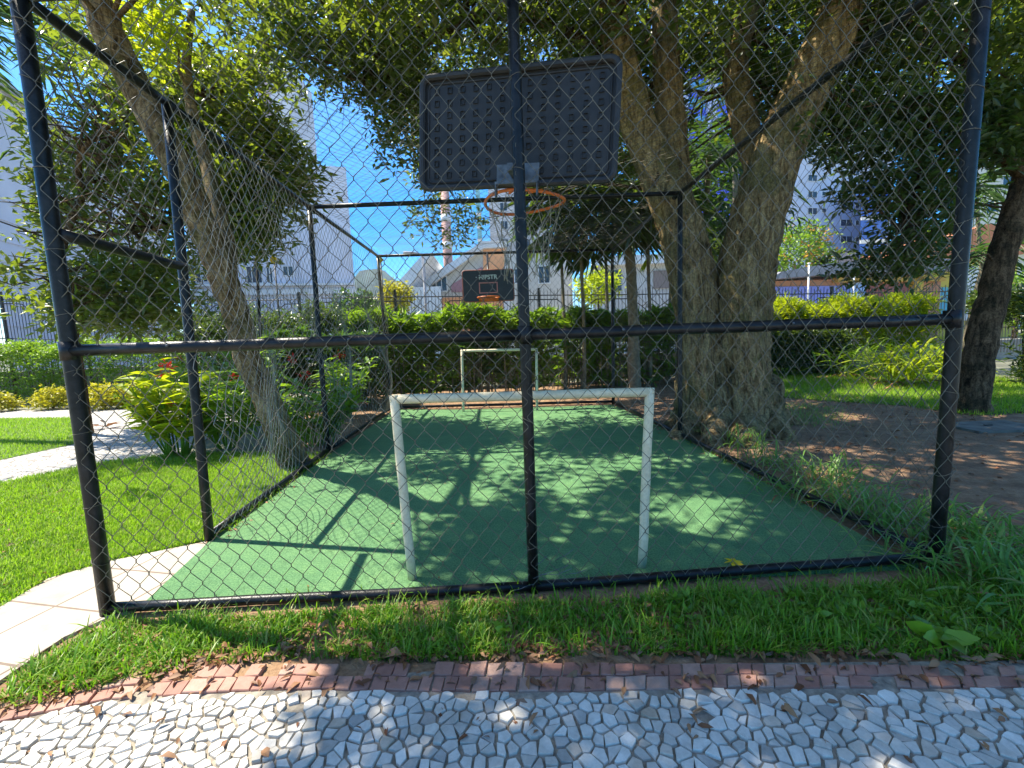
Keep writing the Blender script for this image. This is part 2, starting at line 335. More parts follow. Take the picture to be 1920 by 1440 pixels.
mb = MB(); rows = 2
for r_ in range(rows):
    s = rnd.uniform(0, .5); L = 159
    while s < L-1:
        ds = rnd.uniform(1.2, 2.5); a, b2 = s, min(L-.01, s+ds); s += ds
        if rnd.random() < (.16 if 18 < s < 70 and r_ == 0 else .04): continue
        def P(sv, tv):
            i = int(sv); fr = sv-i; t_ = top_c[i]*(1-fr)+top_c[min(i+1, L)]*fr; b_ = bot_c[i]*(1-fr)+bot_c[min(i+1, L)]*fr; return t_*(1-tv)+b_*tv
        t0, t1 = r_/rows+.02, (r_+1)/rows-.02; sk = rnd.uniform(-.12, .12)
        q = np.array([P(a+.05+max(sk, 0), t1), P(b2-.05, t1), P(b2-.05, t0), P(a+.05, t0)])+rng.uniform(-.003, .003, (4, 2))
        stone(mb, q, -.02, rnd.uniform(.004, .011), .07, 0, .06)
tag(mb.build('border_stones', M['red_stone']), kind='structure')

# ------------------------------------------------------------------ the cage of black pipe and wire mesh
TT = 3.287
FLb, FLm, FLh, FLt = gy(203, 1150, 0), gy(130, 658, 0), gy(115, 440, 0), gy(35, -10, 0)
FCb, FCm, FCt = gy(1001, 1112, 0), gy(985, 628, 0), gy(959, -46, 0)
FRb, FRm, FRt = gy(1753, 1058, 0), gy(1785, 598, 0), gy(1849, -92, 0)
TT = float((FLt[2]+FRt[2])/2)
P2b, P2t = gz(393, 1015), gz(312, 192, TT); P2h = gz(345, 500, 2.12)
P3b, P3t = gz(615, 850), gz(580, 388, TT)
P4b, P4t = gz(735, 768), gz(708, 480, TT)
R3b, R3t = gz(1275, 820), gz(1275, 362, TT)
R4b, R4t = gz(1150, 757), gz(1148, 468, TT)
def lerp(a, b, t): return np.array(a)*(1-t)+np.array(b)*t
def atz(b, t, z): return lerp(b, t, (z-b[2])/(t[2]-b[2]))
HM = 1.51
cage = thing('ball_court_cage', (FLb[0], 0, 0), 'tall cage of black pipes and diamond wire mesh around the green pitch', 'fence')
def pipe(name, a, b, r, parent=cage, mat=None, n=14, sub=6):
    q = MB(); pts = [lerp(a, b, i/sub) for i in range(sub+1)]
    for i in range(1, sub): pts[i] = pts[i]+rng.normal(0, .0012, 3)
    q.tube(pts, r, n); return q.build(name, mat or M['pipe'], parent, True)
def down(p, d=.06): return p+np.array([0, 0, -d])
pipe('post', down(FLb), FLt+(0, 0, .02), .038); pipe('post', down(FCb), FCt+(0, 0, .02), .032); pipe('post', down(FRb), FRt+(0, 0, .02), .038)
for b_, t_, r_ in ((P2b, P2t, .034), (P3b, P3t, .034), (P4b, P4t, .032), (R3b, R3t, .034), (R4b, R4t, .034)): pipe('post', down(b_), t_, r_)
for m_, r_ in (((FLm, FCm), .033), ((FCm, FRm), .033)): pipe('rail', m_[0], m_[1], r_)
FT = [(FLt, FCt), (FCt, FRt), (FLt, P2t), (P2t, P3t), (P3t, P4t), (FRt, R3t), (R3t, R4t), (P4t, R4t), (P3t, R3t)]
for a, b in FT: pipe('rail', a, b, .03)
def up(p, h): return p+np.array([0, 0, h])
bottoms = [(up(FLb, .035), up(FCb, .045)), (up(FCb, .045), up(FRb, .05)), (up(P2b, .05), up(P3b, .05)), (up(P3b, .05), up(P4b, .05)), (up(P4b, .05), up(R4b, .05)), (up(R4b, .05), up(R3b, .05)), (up(R3b, .05), up(FRb, .05))]
for a, b in bottoms: pipe('rail', a, b, .029)
mids = [(atz(P2b, P2t, HM), atz(P3b, P3t, HM)), (atz(P3b, P3t, HM), atz(P4b, P4t, HM)), (atz(P4b, P4t, HM), atz(R4b, R4t, HM)), (atz(R4b, R4t, HM), atz(R3b, R3t, HM)), (atz(R3b, R3t, HM), FRm)]
for a, b in mids: pipe('rail', a, b, .027)
pipe('rail', FLh, P2h, .031)
# joint collars and bolts on the pipes
for p in (FLm, FCm, FRm):
    q = MB(); q.tube([p+(0, 0, -.05), p+(0, 0, .05)], .042, 14); q.build('joint', M['pipe'], cage, True)
for a, b in ((FLm, FCm), (FCm, FRm)):
    for t in (.22, .61, .83):
        c = lerp(a, b, t)+np.array([0, -.034, .01]); q = MB(); q.tube([c, c+np.array([0, -.008, 0])], .007, 8); q.build('bolt', M['bracket'], cage, True)

def mesh_panel(corner, eu, ev, nrm, U, V, warp=None, cw=.115, ch=.145, rad=.0021, sides=3, bent=True, clipf=None):
    """diamond wire netting: zigzag wires hooked into each other. corner + u*eu + v*ev"""
    corner, eu, ev, nrm = map(np.array, (corner, eu, ev, nrm))
    hu, hv = cw/2, ch/2; nu, nv = int(round(U/hu)), int(round(V/hv)); hu = U/nu; hv = V/nv
    verts = []; segs = []
    for i in range(nu):
        u_, v_, o_, col = [], [], [], []
        for j in range(nv+1):
            side = (i+j) % 2 == 0; uu = i*hu if side else (i+1)*hu
            odd = 1 if (i % 2 == 0) == side else -1
            off = rad*1.1*(1 if side else -1)
            jt = rng.normal(0, .0018, 2)
            ins = .0 if not bent else .006
            if bent:
                u_ += [uu+(ins*.0)+jt[0], uu+jt[0]]; v_ += [j*hv-ins+jt[1], j*hv+ins+jt[1]]; o_ += [off, off]
            else: u_.append(uu+jt[0]); v_.append(j*hv+jt[1]); o_.append(off)
        u_, v_, o_ = map(np.array, (u_, v_, o_)); v_ = np.clip(v_, 0, V)
        if warp is not None:
            du, dv, dn = warp(u_, v_); u2, v2, o2 = u_+du, v_+dv, o_+dn
        else: u2, v2, o2 = u_, v_, o_
        P = corner+u2[:, None]*eu+v2[:, None]*ev+o2[:, None]*nrm
        if clipf is not None:
            ok = clipf(u_, v_); runs = []; st = None
            for k in range(len(P)):
                if ok[k] and st is None: st = k
                if (not ok[k] or k == len(P)-1) and st is not None:
                    if k-st > 2: runs.append(P[st:k+(1 if ok[k] else 0)])
                    st = None
        else: runs = [P]
        for R in runs: segs.append(R)
    # tubes
    Vs, Fs = [], []; base = 0; ang = np.arange(sides)*2*math.pi/sides+.5
    for R in segs:
        T = np.gradient(R, axis=0); T /= np.linalg.norm(T, axis=1, keepdims=True)+1e-9
        A = np.cross(T, nrm); A /= np.linalg.norm(A, axis=1, keepdims=True)+1e-9; B = np.cross(T, A)
        ring = R[:, None]+rad*(np.cos(ang)[None, :, None]*A[:, None]+np.sin(ang)[None, :, None]*B[:, None])
        m = len(R); Vs.append(ring.reshape(-1, 3)); i = np.arange(m-1)[:, None]*sides+base; k = np.arange(sides)[None]; k2 = (k+1) % sides
        Fs.append(np.stack([i+k, i+k2, i+sides+k2, i+sides+k], -1).reshape(-1, 4)); base += m*sides
    return np.concatenate(Vs), np.concatenate(Fs)
def build_quads(name, V, F, mat, parent, smooth=True):
    me = bpy.data.meshes.new(name); me.vertices.add(len(V)); me.vertices.foreach_set('co', V.astype(np.float32).ravel())
    me.loops.add(F.size); me.loops.foreach_set('vertex_index', F.astype(np.int32).ravel())
    me.polygons.add(len(F)); me.polygons.foreach_set('loop_start', np.arange(0, F.size, 4, dtype=np.int32))
    me.polygons.foreach_set('use_smooth', np.ones(len(F), bool)); me.update(calc_edges=True); return newobj(name, me, mat, parent)
def wv(seed, au=.012, an=.02, ku=1.7, kv=2.1):
    r_ = np.random.default_rng(seed); ph = r_.uniform(0, 6.28, 8)
    def f(u, v):
        n = np.sin(ku*u+ph[0])*np.sin(kv*v+ph[1])+.6*np.sin(2.6*ku*u+ph[2]+v)*np.sin(2.2*kv*v+ph[3])
        du = au*np.sin(3.1*v+ph[4]+1.3*u)+au*.5*np.sin(7*v+ph[5]); dv = au*.8*np.sin(2.7*u+ph[6]+v)
        return du, dv, an*n
    return f
def panel(a, b, z0, z1, seed, warp=None, **kw):
    """upright netting between the posts standing at a and b"""
    a, b = np.array(a[:2], float), np.array(b[:2], float); L = np.linalg.norm(b-a); e = np.array([*((b-a)/L), 0]); n = np.array([e[1], -e[0], 0])
    mt = kw.pop('mt', 'wire'); V, F = mesh_panel((a[0], a[1], z0), e, (0, 0, 1), n, L, z1-z0, warp or wv(seed), **kw); return build_quads('wire_mesh', V, F, M[mt], cage)
# front: two bays, slightly sagging towards the middle of their lower edge
def front_warp(seed, U):
    w0 = wv(seed, .011, .012)
    def f(u, v):
        du, dv, dn = w0(u, v); s = np.sin(np.pi*np.clip(u/U, 0, 1)); low = np.exp(-v/.35)
        dv = dv+.02*np.sin(u*2.3+seed)*np.exp(-((v-.8)/.6)**2)-.0*low; return du, dv, dn
    return f
L1 = FCb[0]-FLb[0]; L2 = FRb[0]-FCb[0]
FB = (FLb[0], -.036); FC = (FCb[0]-.005, -.034); FR = (FRb[0]+.04, -.036)
for a, b, sd in ((FB, FC, 3), (FC, FR, 4)):
    panel(a, b, .05, TT, sd, front_warp(sd, L1), rad=.0021, sides=4)
# left wall: gate bay only above its header, then two bays that bulge and sag
lx = -.036
def left_warp(u, v):                       # the netting hangs loose and bellies out
    g = np.exp(-((v-.75)/.55)**2)
    dn = .18*g*np.sin(u*2.4+.4)+.05*np.sin(4.1*u+3*v)*np.exp(-((v-1.6)/1.1)**2)+.02*np.sin(9*u+1.5*v)*g
    return .03*np.sin(4*v)*g, -.035*g*np.sin(np.pi*np.clip(u/2.5, 0, 1)), dn
def gate_warp(u, v): return .02*np.sin(5*v), .012*np.sin(7*u), .035*np.sin(3*u+4*v)
panel((FLb[0], .0), (P2b[0], P2b[1]), 2.12, TT, 5, gate_warp)
panel((P2b[0]+.03, P2b[1]), (P3b[0], P3b[1]), .06, TT, 6, left_warp, rad=.0026, mt='wire_glint')
panel((P3b[0], P3b[1]), (P4b[0], P4b[1]), .06, TT, 7, left_warp, rad=.0026, mt='wire_glint')
panel((P4b[0], P4b[1]), (R4b[0], R4b[1]), .06, TT, 8, wv(8, .02, .03), rad=.0022, bent=False)
def right_warp(u, v): g = np.exp(-((v-.6)/.6)**2); return .02*np.sin(3*v), -.02*g, .06*g*np.sin(1.3*u+.3)+.02*np.sin(5*u+2*v)
panel((R4b[0], R4b[1]), (R3b[0], R3b[1]), .06, TT, 9, right_warp, rad=.0015, bent=False)
panel((R3b[0], R3b[1]), (FRb[0], 0), .06, TT, 10, right_warp, rad=.0015)
# roof netting, sagging between the beams
W_ = FRt[0]-FLt[0]
def roof_warp(u, v): return .01*np.sin(5*v), .012*np.sin(4*u+v), -.07*np.abs(np.sin(np.pi*v/3.5))*np.sin(np.pi*np.clip(u/W_, 0, 1))-.01*np.sin(9*v+3*u)
V_, F_ = mesh_panel((FLt[0]-.03, 0, TT+.02), (1, 0, 0), (0, 1, 0), (0, 0, 1), float(W_)-.02, float(P4t[1]), roof_warp, bent=False)
build_quads('wire_mesh', V_, F_, M['wire'], cage)
# wire ties round the posts
for b_, t_, r_ in ((FLb, FLt, .041), (FCb, FCt, .035), (FRb, FRt, .041), (P2b, P2t, .037), (P3b, P3t, .037)):
    for z in np.arange(.3, 3.2, .36):
        c = atz(b_, t_, z+rnd.uniform(-.08, .08)); tl = rnd.uniform(-.02, .02); q = MB()
        q.tube([c+np.array([math.cos(a)*r_, math.sin(a)*r_, tl*math.cos(a)]) for a in np.linspace(0, 6.28, 10)[:-1]], .0019, 4, closed=True); q.build('wire_tie', M['wire'], cage, True)
# loose torn ends of netting by the foot of the middle post
q = MB()
for (x, z), (x2, z2), bend in (((1000, 1085), (1065, 1060), 6), ((1012, 1078), (1072, 1066), -4), ((1002, 1095), (955, 1110), 5), ((1040, 1052), (1075, 1030), 3), ((1060, 1078), (1100, 1068), 3), ((1004, 1062), (1025, 1042), 2)):
    a, b = gy(x, z, -.045), gy(x2, z2, -.06); m_ = lerp(a, b, .5)+np.array([0, -.02, bend*.002])
    q.tube([a, lerp(a, m_, .5)+(0, 0, .004), m_, lerp(m_, b, .6), b], .0018, 4)
q.build('torn_wire', M['bracket'], cage, True)

# ------------------------------------------------------------------ goals
def goal(pts, r, label, rust):
    a, b, c, d = pts
    g = thing('goal_frame', (*((a+d)/2)[:2], 0), label, 'goal', 'small goals on the pitch')
    def bar(name, p, q_, n=12):
        m_ = MB(); m_.tube([lerp(p, q_, i/6)+rng.normal(0, .001, 3) for i in range(7)], r, n); return m_.build(name, M['white_pipe'], g, True)
    bar('post', a, b+np.array([0, 0, r*.9])); bar('post', d, c+np.array([0, 0, r*.9])); bar('crossbar', b-np.array([r*.6, 0, 0]), c+np.array([r*.6, 0, 0])); return g
gyy = .2
g1 = goal([gz(773, 1085, .01), gy(739, 749, .19), gy(1218, 735, .19), gz(1204, 1062, .01)], .029, 'near white pipe goal just behind the front netting', 1)
g2 = goal([gz(869, 772, .01), gy(866, 658, 6.62), gy(1006, 655, 6.45), gz(1007, 769, .01)], .026, 'far white pipe goal in front of the back hedge', 0)

# ------------------------------------------------------------------ near hoop, seen from behind
def rrect(w_, h_, r_, n=6):
    out = []
    for cx, cz, a0 in ((w_/2-r_, h_/2-r_, 0), (-w_/2+r_, h_/2-r_, 90), (-w_/2+r_, -h_/2+r_, 180), (w_/2-r_, -h_/2+r_, 270)):
        for k in range(n+1):
            a = math.radians(a0+90*k/n); out.append((cx+r_*math.cos(a), cz+r_*math.sin(a)))
    return out
def solid(mb, outline, o, ex, en, ez, t0, t1, mi=0):
    n = len(outline); V = [o+ex*x+ez*z+en*t0 for x, z in outline]+[o+ex*x+ez*z+en*t1 for x, z in outline]
    mb.add(V, [tuple(range(n)), tuple(range(n, 2*n))[::-1]]+[(i, n+i, n+(i+1) % n, (i+1) % n) for i in range(n)], mi)
BL_, BR_, TL_, TR_ = gy(797, 356, .46), gy(1159, 338, .14), gy(784, 146, .46), gy(1157, 106, .14)
o = (BL_+BR_+TL_+TR_)/4; ex = (BR_+TR_-BL_-TL_); bw = np.linalg.norm(ex)/2; ex /= np.linalg.norm(ex)
ez = (TL_+TR_-BL_-BR_); bh = np.linalg.norm(ez)/2; ez -= ex*(ez@ex); ez /= np.linalg.norm(ez); en = np.cross(ex, ez)   # en: away from the lens side -> towards -y ?
if en[1] > 0: en = -en                                      # en points at the camera side (back of the board)
hoop = thing('basketball_hoop', (o[0], o[1], 0), 'near basketball hoop with black ribbed board seen from behind, hung on the middle post', 'basketball hoop', 'basketball hoops of the court')
q = MB(); solid(q, rrect(bw, bh, .06), o, ex, en, ez, -.035, -.015)
out = rrect(bw-.012, bh-.012, .055, 8)
q.tube([o+ex*x+ez*z-en*.0 for x, z in out], .02, 8, closed=True)
out = rrect(bw-.085, bh-.085, .035, 6); q.tube([o+ex*x+ez*z-en*.012 for x, z in out], .007, 6, closed=True)
nx_, nz_ = 13, 8
for i in range(nx_):
    for j in range(nz_):
        cx = (i-(nx_-1)/2)*(bw-.11)/nx_*1.0; cz = (j-(nz_-1)/2)*(bh-.1)/nz_
        if abs(cx) < .13 and cz < -bh/2+.17: continue
        hw, hh_, tk = .0145, .018, .003
        for (x0, x1, z0, z1) in ((-hw, -hw+tk, -hh_, hh_), (hw-tk, hw, -hh_, hh_), (-hw+tk, hw-tk, hh_-tk, hh_), (-hw+tk, hw-tk, -hh_, -hh_+tk)):
            q.frame(o+ex*cx+ez*cz, ex, en, ez, (x0, -.016, z0), (x1, -.006, z1))
q.build('backboard', M['board_black'], hoop)
ob = o+ez*(-bh/2+.055)+ex*.03
q = MB(); q.frame(ob, ex, en, ez, (-.13, .008, -.045), (.13, .014, .065)); q.frame(ob, ex, en, ez, (-.13, .014, -.06), (.13, .055, -.045))
q.frame(ob, ex, en, ez, (-.13, .014, -.13), (-.122, .05, -.06)); q.frame(ob, ex, en, ez, (.122, .014, -.13), (.13, .05, -.06)); q.frame(ob, ex, en, ez, (-.03, .014, -.02), (.03, .16, .02))
q.build('bracket', M['bracket'], hoop)
rc = gy(984, 380, .56); rr = .262
q = MB(); q.tube([rc+np.array([rr*math.cos(a), rr*math.sin(a), .012*math.sin(a*2)]) for a in np.linspace(0, 2*math.pi, 41)[:-1]], .0105, 8, closed=True)
for k in (-1, 1): q.tube([rc+np.array([k*.09, -rr*.95, 0]), ob+ex*(k*.06)-en*.03-ez*.09], .008, 6)
rim = q.build('rim', M['orange'], hoop, True)
def net(c, r, depth, nstr, rad, parent):
    q = MB(); hooks = [(2*math.pi*k/nstr) for k in range(nstr)]
    lev = [(0, r), (.2, r*.86), (.4, r*.72), (.62, r*.6), (.8, r*.56), (1, r*.6)]
    for k in range(nstr):
        for s_ in (1, -1):
            pts = []
            for li, (t, rr_) in enumerate(lev):
                a = hooks[k]+s_*(li)*math.pi/nstr; jx = rng.normal(0, .012*t+.001, 3)
                pts.append(c+np.array([rr_*math.cos(a), rr_*math.sin(a), -depth*t])+jx)
            q.tube(pts, rad, 4)
    return q.build('net', M['net'], parent, True)
net(rc, rr-.005, .5, 12, .0028, hoop)

# ------------------------------------------------------------------ far hoop, facing us
fo = (gy(868, 508, 6.75)+gy(963, 563, 6.75)+gy(963, 508, 6.75)+gy(868, 563, 6.75))/4
exf = np.array([1, 0, .0]); ezf = np.array([0, 0, 1.]); enf = np.array([0, -1., 0])
fw = float(gy(963, 535, 6.75)[0]-gy(868, 535, 6.75)[0]); fh = float(gy(915, 507, 6.75)[2]-gy(915, 565, 6.75)[2])
far = thing('basketball_hoop', (fo[0], fo[1], 0), 'far basketball hoop with black board and red target square by the back hedge', 'basketball hoop', 'basketball hoops of the court')
q = MB(); solid(q, rrect(fw, fh, .05), fo, exf, enf, ezf, -.02, .012); bb = q.build('backboard', M['board_face'], far)
q = MB(); q.tube([fo+exf*x+ezf*z for x, z in rrect(fw, fh, .05)], .016, 6, closed=True); q.build('board_edge', M['dull_red'], far, True)
q = MB(); tw, th_ = fw*.37, fh*.36; oc = fo-ezf*fh*.07
for (x0, x1, z0, z1) in ((-tw/2, tw/2, th_/2-.022, th_/2), (-tw/2, tw/2, -th_/2, -th_/2+.022), (-tw/2, -tw/2+.022, -th_/2+.022, th_/2-.022), (tw/2-.022, tw/2, -th_/2+.022, th_/2-.022)):
    q.frame(oc, exf, enf, ezf, (x0, .014, z0), (x1, .018, z1))
q.build('target_square', plain('pink_print', (.55, .22, .2), .6, 0, .1), bb)
cu = bpy.data.curves.new('lettering', 'FONT'); cu.body = '· HIPSTR ·'; cu.size = .12; cu.align_x = 'CENTER'; cu.align_y = 'CENTER'; cu.extrude = .002; cu.offset = .003
to = bpy.data.objects.new('tmp', cu); COL.objects.link(to); dg = bpy.context.evaluated_depsgraph_get(); me = bpy.data.meshes.new_from_object(to.evaluated_get(dg)); bpy.data.objects.remove(to)
for v in me.vertices:
    x, y, z = v.co; v.co = tuple(fo+exf*x*1.0+ezf*(y+fh*.27)+enf*(.017+z))
newobj('lettering', me, M['letter'], bb)
q = MB(); zt_ = fo[2]-fh*.5; q.frame(fo+ezf*(-fh*.43), exf, enf, ezf, (-.2, .014, -.05), (.2, .05, .03))
rcf = fo+np.array([0, -.3, -fh*.42]); q.tube([rcf+np.array([.22*math.cos(a), .22*math.sin(a), 0]) for a in np.linspace(0, 2*math.pi, 31)[:-1]], .012, 8, closed=True); q.build('rim', M['orange'], far, True)
pt = lerp(P4t, R4t, (fo[0]-P4t[0])/(R4t[0]-P4t[0])); q = MB(); q.tube([pt+(0, -.02, 0), fo+np.array([0, .06, 0])], .022, 8); q.tube([fo+np.array([-.4, .05, -.1]), fo+np.array([.4, .05, -.1])], .02, 8); q.build('hanger', M['pipe'], far, True)

# ------------------------------------------------------------------ where the sun reaches the ground
def inpoly(x, y, P):
    x = np.asarray(x); y = np.asarray(y); c = np.zeros(x.shape, bool); j = len(P)-1
    for i in range(len(P)):
        xi, yi = P[i]; xj, yj = P[j]
        m = ((yi > y) != (yj > y)) & (x < (xj-xi)*(y-yi)/((yj-yi)+1e-12)+xi); c ^= m; j = i
    return c
GAPS = [wpoly(p) for p in (
    [(180, 1170), (393, 1008), (600, 866), (655, 858), (770, 848), (780, 830), (900, 825), (1000, 835), (1010, 850), (930, 872), (885, 880), (930, 900), (975, 935), (900, 950), (850, 968), (790, 1000), (770, 1040), (800, 1078), (900, 1090), (1000, 1100), (1000, 1130), (600, 1190)],
    [(1005, 890), (1100, 895), (1150, 925), (1100, 955), (1030, 935)],
    [(1010, 985), (1065, 980), (1060, 1020), (1010, 1032)], [(1060, 960), (1140, 970), (1180, 1000), (1100, 990)],
    [(1230, 925), (1330, 930), (1420, 950), (1400, 985), (1290, 1000), (1225, 985)],
    [(850, 785), (960, 778), (1010, 790), (920, 808)], [(740, 812), (800, 806), (840, 818), (760, 828)], [(1120, 780), (1170, 778), (1200, 800), (1150, 800)],
    [(1430, 688), (1790, 695), (1760, 745), (1430, 738)],
    [(1650, 868), (1740, 880), (1750, 900), (1650, 885)], [(1480, 795), (1560, 800), (1560, 815), (1480, 808)],
    [(0, 1445), (0, 1190), (200, 1160), (640, 1130), (700, 1190), (640, 1250), (560, 1270), (560, 1340), (490, 1380), (500, 1445)],
    [(960, 1180), (1120, 1180), (1120, 1235), (960, 1230)], [(1510, 880), (1600, 870), (1640, 930), (1560, 960)], [(1360, 815), (1420, 825), (1440, 860), (1390, 850)], [(1780, 960), (1880, 960), (1860, 1030), (1790, 1040)], [(1560, 770), (1640, 775), (1620, 790), (1560, 785)],
    [(560, 1160), (820, 1150), (840, 1200), (700, 1215)], [(1250, 1160), (1330, 1150), (1350, 1180), (1270, 1190)], [(880, 1270), (960, 1270), (960, 1300), (880, 1300)], [(1180, 1250), (1260, 1250), (1250, 1275), (1180, 1275)], [(1540, 1300), (1600, 1295), (1610, 1320), (1550, 1325)], [(740, 1330), (860, 1330), (860, 1390), (730, 1385)])]
GAPS += [np.array([(-3, -3), (1.25, -3), (1.3, -1.0), (1.5, -.55), (1.6, -.05), (-.3, .3), (-3, .3)]), np.array([(-30, -1.2), (-.1, -1.2), (-.1, 1.0), (-.05, 3.2), (-.8, 3.6), (-1.6, 6), (-1.8, 30), (-60, 30), (-60, -1)]), np.array([(-30, 8.7), (12.3, 8.7), (12.3, 40), (-30, 40)]),
         np.array([(-30, -30), (40, -30), (40, -2.2), (-30, -2.2)])]
def sunny(P, blur=.1):
    """True where the shadow of P would fall into one of the sunlit patches"""
    q = P[:, :2]+P[:, 2:3]*SH+rng.normal(0, blur, (len(P), 2)); m = np.zeros(len(P), bool)
    for G_ in GAPS: m |= inpoly(q[:, 0], q[:, 1], G_)
    return m
def incage(P): return (P[:, 0] > -.15) & (P[:, 0] < 5.05) & (P[:, 1] > -.1) & (P[:, 1] < 7.2) & (P[:, 2] < 3.5)
def proj(P):
    v = P-CAM; z = v@FW; z = np.where(z < .1, .1, z); return 960+FPX*(v@RT)/z, 720-FPX*(v@UP)/z

# ------------------------------------------------------------------ leaves
def unit(a): return a/(np.linalg.norm(a, axis=-1, keepdims=True)+1e-9)
def leaves(P, D, L, Wd, fold=.25, droop=.25):
    """one folded, pointed leaf of four corners... six verts: base, two shoulders, tip, midrib"""
    n = len(P); D = unit(D); up = np.tile([0, 0, 1.0], (n, 1))+rng.normal(0, .45, (n, 3)); S = unit(np.cross(D, up)); U = np.cross(S, D)
    L = L[:, None]; Wd = Wd[:, None]
    b = P; m1 = P+D*L*.35; tip = P+D*L-U*L*droop; l1 = m1+S*Wd*.5+U*Wd*fold; r1 = m1-S*Wd*.5+U*Wd*fold
    m2 = P+D*L*.72-U*L*droop*.45; l2 = m2+S*Wd*.36+U*Wd*fold*.7; r2 = m2-S*Wd*.36+U*Wd*fold*.7
    V = np.stack([b, l1, l2, tip, r2, r1, m1, m2], 1)
    return V, [(0, 6, 1), (0, 5, 6), (1, 6, 7), (1, 7, 2), (5, 7, 6), (5, 4, 7), (2, 7, 3), (4, 3, 7)]
LF4 = [(0, 1, 2), (0, 2, 3)]
def leaves4(P, D, L, Wd, droop=.15):
    n = len(P); D = unit(D); up = np.tile([0, 0, 1.0], (n, 1))+rng.normal(0, .6, (n, 3)); S = unit(np.cross(D, up)); U = np.cross(S, D)
    L = L[:, None]; Wd = Wd[:, None]
    return np.stack([P, P+D*L*.45+S*Wd*.5+U*Wd*.15, P+D*L-U*L*droop, P+D*L*.45-S*Wd*.5+U*Wd*.15], 1), LF4
def rosettes(C, k, L, Wd, spread=.06, upb=.1, rich=False):
    """k leaves bursting from each centre"""
    n = len(C)*k; Cc = np.repeat(C, k, 0); D = rng.normal(0, 1, (n, 3)); D[:, 2] = D[:, 2]*.6+upb; D = unit(D)
    P = Cc+D*np.abs(rng.normal(0, spread, (n, 1)))+rng.normal(0, spread*.6, (n, 3))
    ll = L*rng.uniform(.6, 1.2, n); ww = Wd*rng.uniform(.7, 1.2, n)
    return (leaves if rich else leaves4)(P, D, ll, ww)
def poly_points(poly, n, y0, y1):
    """points behind an outline of the photo, at real depths y0..y1"""
    P = np.array(poly, float); lo, hi = P.min(0), P.max(0); out = []
    while len(out) < n:
        q = rng.uniform(lo, hi, (n*2, 2)); q = q[inpoly(q[:, 0], q[:, 1], P)]
        for a in q[:n-len(out)]: out.append(gy(a[0], a[1], rng.uniform(y0, y1)))
    return np.array(out)
SKYHOLES = [np.array(p, float) for p in (
    [(575, 205), (640, 190), (700, 215), (690, 270), (740, 330), (790, 345), (800, 362), (730, 460), (700, 470), (670, 380), (665, 320), (580, 300)],
    [(1478, 300), (1500, 262), (1530, 300), (1580, 345), (1555, 385), (1570, 395), (1620, 350), (1640, 400), (1620, 470), (1590, 470), (1520, 500), (1470, 430)],
    [(1280, 150), (1310, 125), (1360, 135), (1385, 165), (1390, 200), (1385, 235), (1280, 230)],
    [(1825, 330), (1925, 300), (1925, 430), (1825, 440)], [(55, 20), (90, 50), (80, 90), (60, 80)],
    [(0, 20), (30, 20), (45, 190), (0, 170)], [(760, 0), (775, 0), (760, 40), (735, 30)], [(880, 20), (910, 0), (935, 5), (905, 50)], [(1440, 65), (1475, 55), (1478, 100), (1445, 100)], [(1425, 215), (1450, 190), (1448, 205), (1430, 225)],
    [(1765, 95), (1800, 105), (1812, 125), (1780, 120)], [(555, 130), (590, 150), (560, 205)], [(500, 150), (530, 190), (590, 215), (590, 300), (565, 290), (540, 240), (490, 200)], [(75, 150), (100, 130), (125, 200), (100, 240)], [(140, 190), (180, 200), (170, 230), (140, 225)], [(1770, 150), (1800, 150), (1800, 170)], [(1655, 130), (1670, 120), (1680, 190), (1655, 175)])]
def holes(P, blur=5):
    x, y = proj(P); x = x+rng.normal(0, blur, len(P)); y = y+rng.normal(0, blur, len(P)); m = np.zeros(len(P), bool)
    for H in SKYHOLES: m |= inpoly(x, y, H)
    return m
BRIGHT = np.array([(-3.4, 2.4), (-.5, 2.2), (-.5, 4.6), (-3.4, 5.0)])
def nobright(C): q = C[:, :2]+(C[:, 2:3]-.6)*SH; return C[~inpoly(q[:, 0], q[:, 1], BRIGHT)]
def keep(C, blur=.08, sun=True, hol=True):
    m = ~incage(C)
    if sun: m &= ~sunny(C, blur)
    if hol: m &= ~holes(C)
    return C[m]
def clumpy(C, k, s):
    return (np.repeat(C, k, 0)+rng.normal(0, s, (len(C)*k, 3))*np.array([1, 1, .75]))
def leafobj(name, V, F, mat, parent): return npgrid(name, V, F, mat, parent)
def twigs(q, C, limbs, n, r=.012):
    """thin branches from the limbs out to some of the leaf clusters"""
    Lp = np.concatenate([np.array(l) for l in limbs])
    idx = rng.choice(len(C), min(n, len(C)), replace=False)
    for i in idx:
        c = C[i]; d = np.linalg.norm(Lp-c, axis=1)+np.maximum(0, Lp[:, 2]-c[2])*.6; a = Lp[int(np.argmin(d))]
        if np.linalg.norm(a-c) > 4.5: continue
        m1 = lerp(a, c, .4)+rng.normal(0, .12, 3)+(0, 0, .12); m2 = lerp(a, c, .75)+rng.normal(0, .1, 3)+(0, 0, .06)
        if incage(np.array([m1, m2, c])).any(): continue
        q.tube([a, m1, m2, c], [r*2.2, r*1.4, r*.8, r*.4], 5)
def densify(pts, rad, n=5, wob=.02):
    P = [np.array(p, float) for p in pts]; m = len(P); o, ro = [], []
    for i in range(m-1):
        p0, p1, p2, p3 = P[max(i-1, 0)], P[i], P[i+1], P[min(i+2, m-1)]
        for k in range(n):
            t = k/n; o.append(.5*((2*p1)+(-p0+p2)*t+(2*p0-5*p1+4*p2-p3)*t*t+(-p0+3*p1-3*p2+p3)*t**3)+rng.normal(0, wob*rad[i], 3)); ro.append(rad[i]*(1-t)+rad[i+1]*t)
    o.append(P[-1]); ro.append(rad[-1]); return o, ro

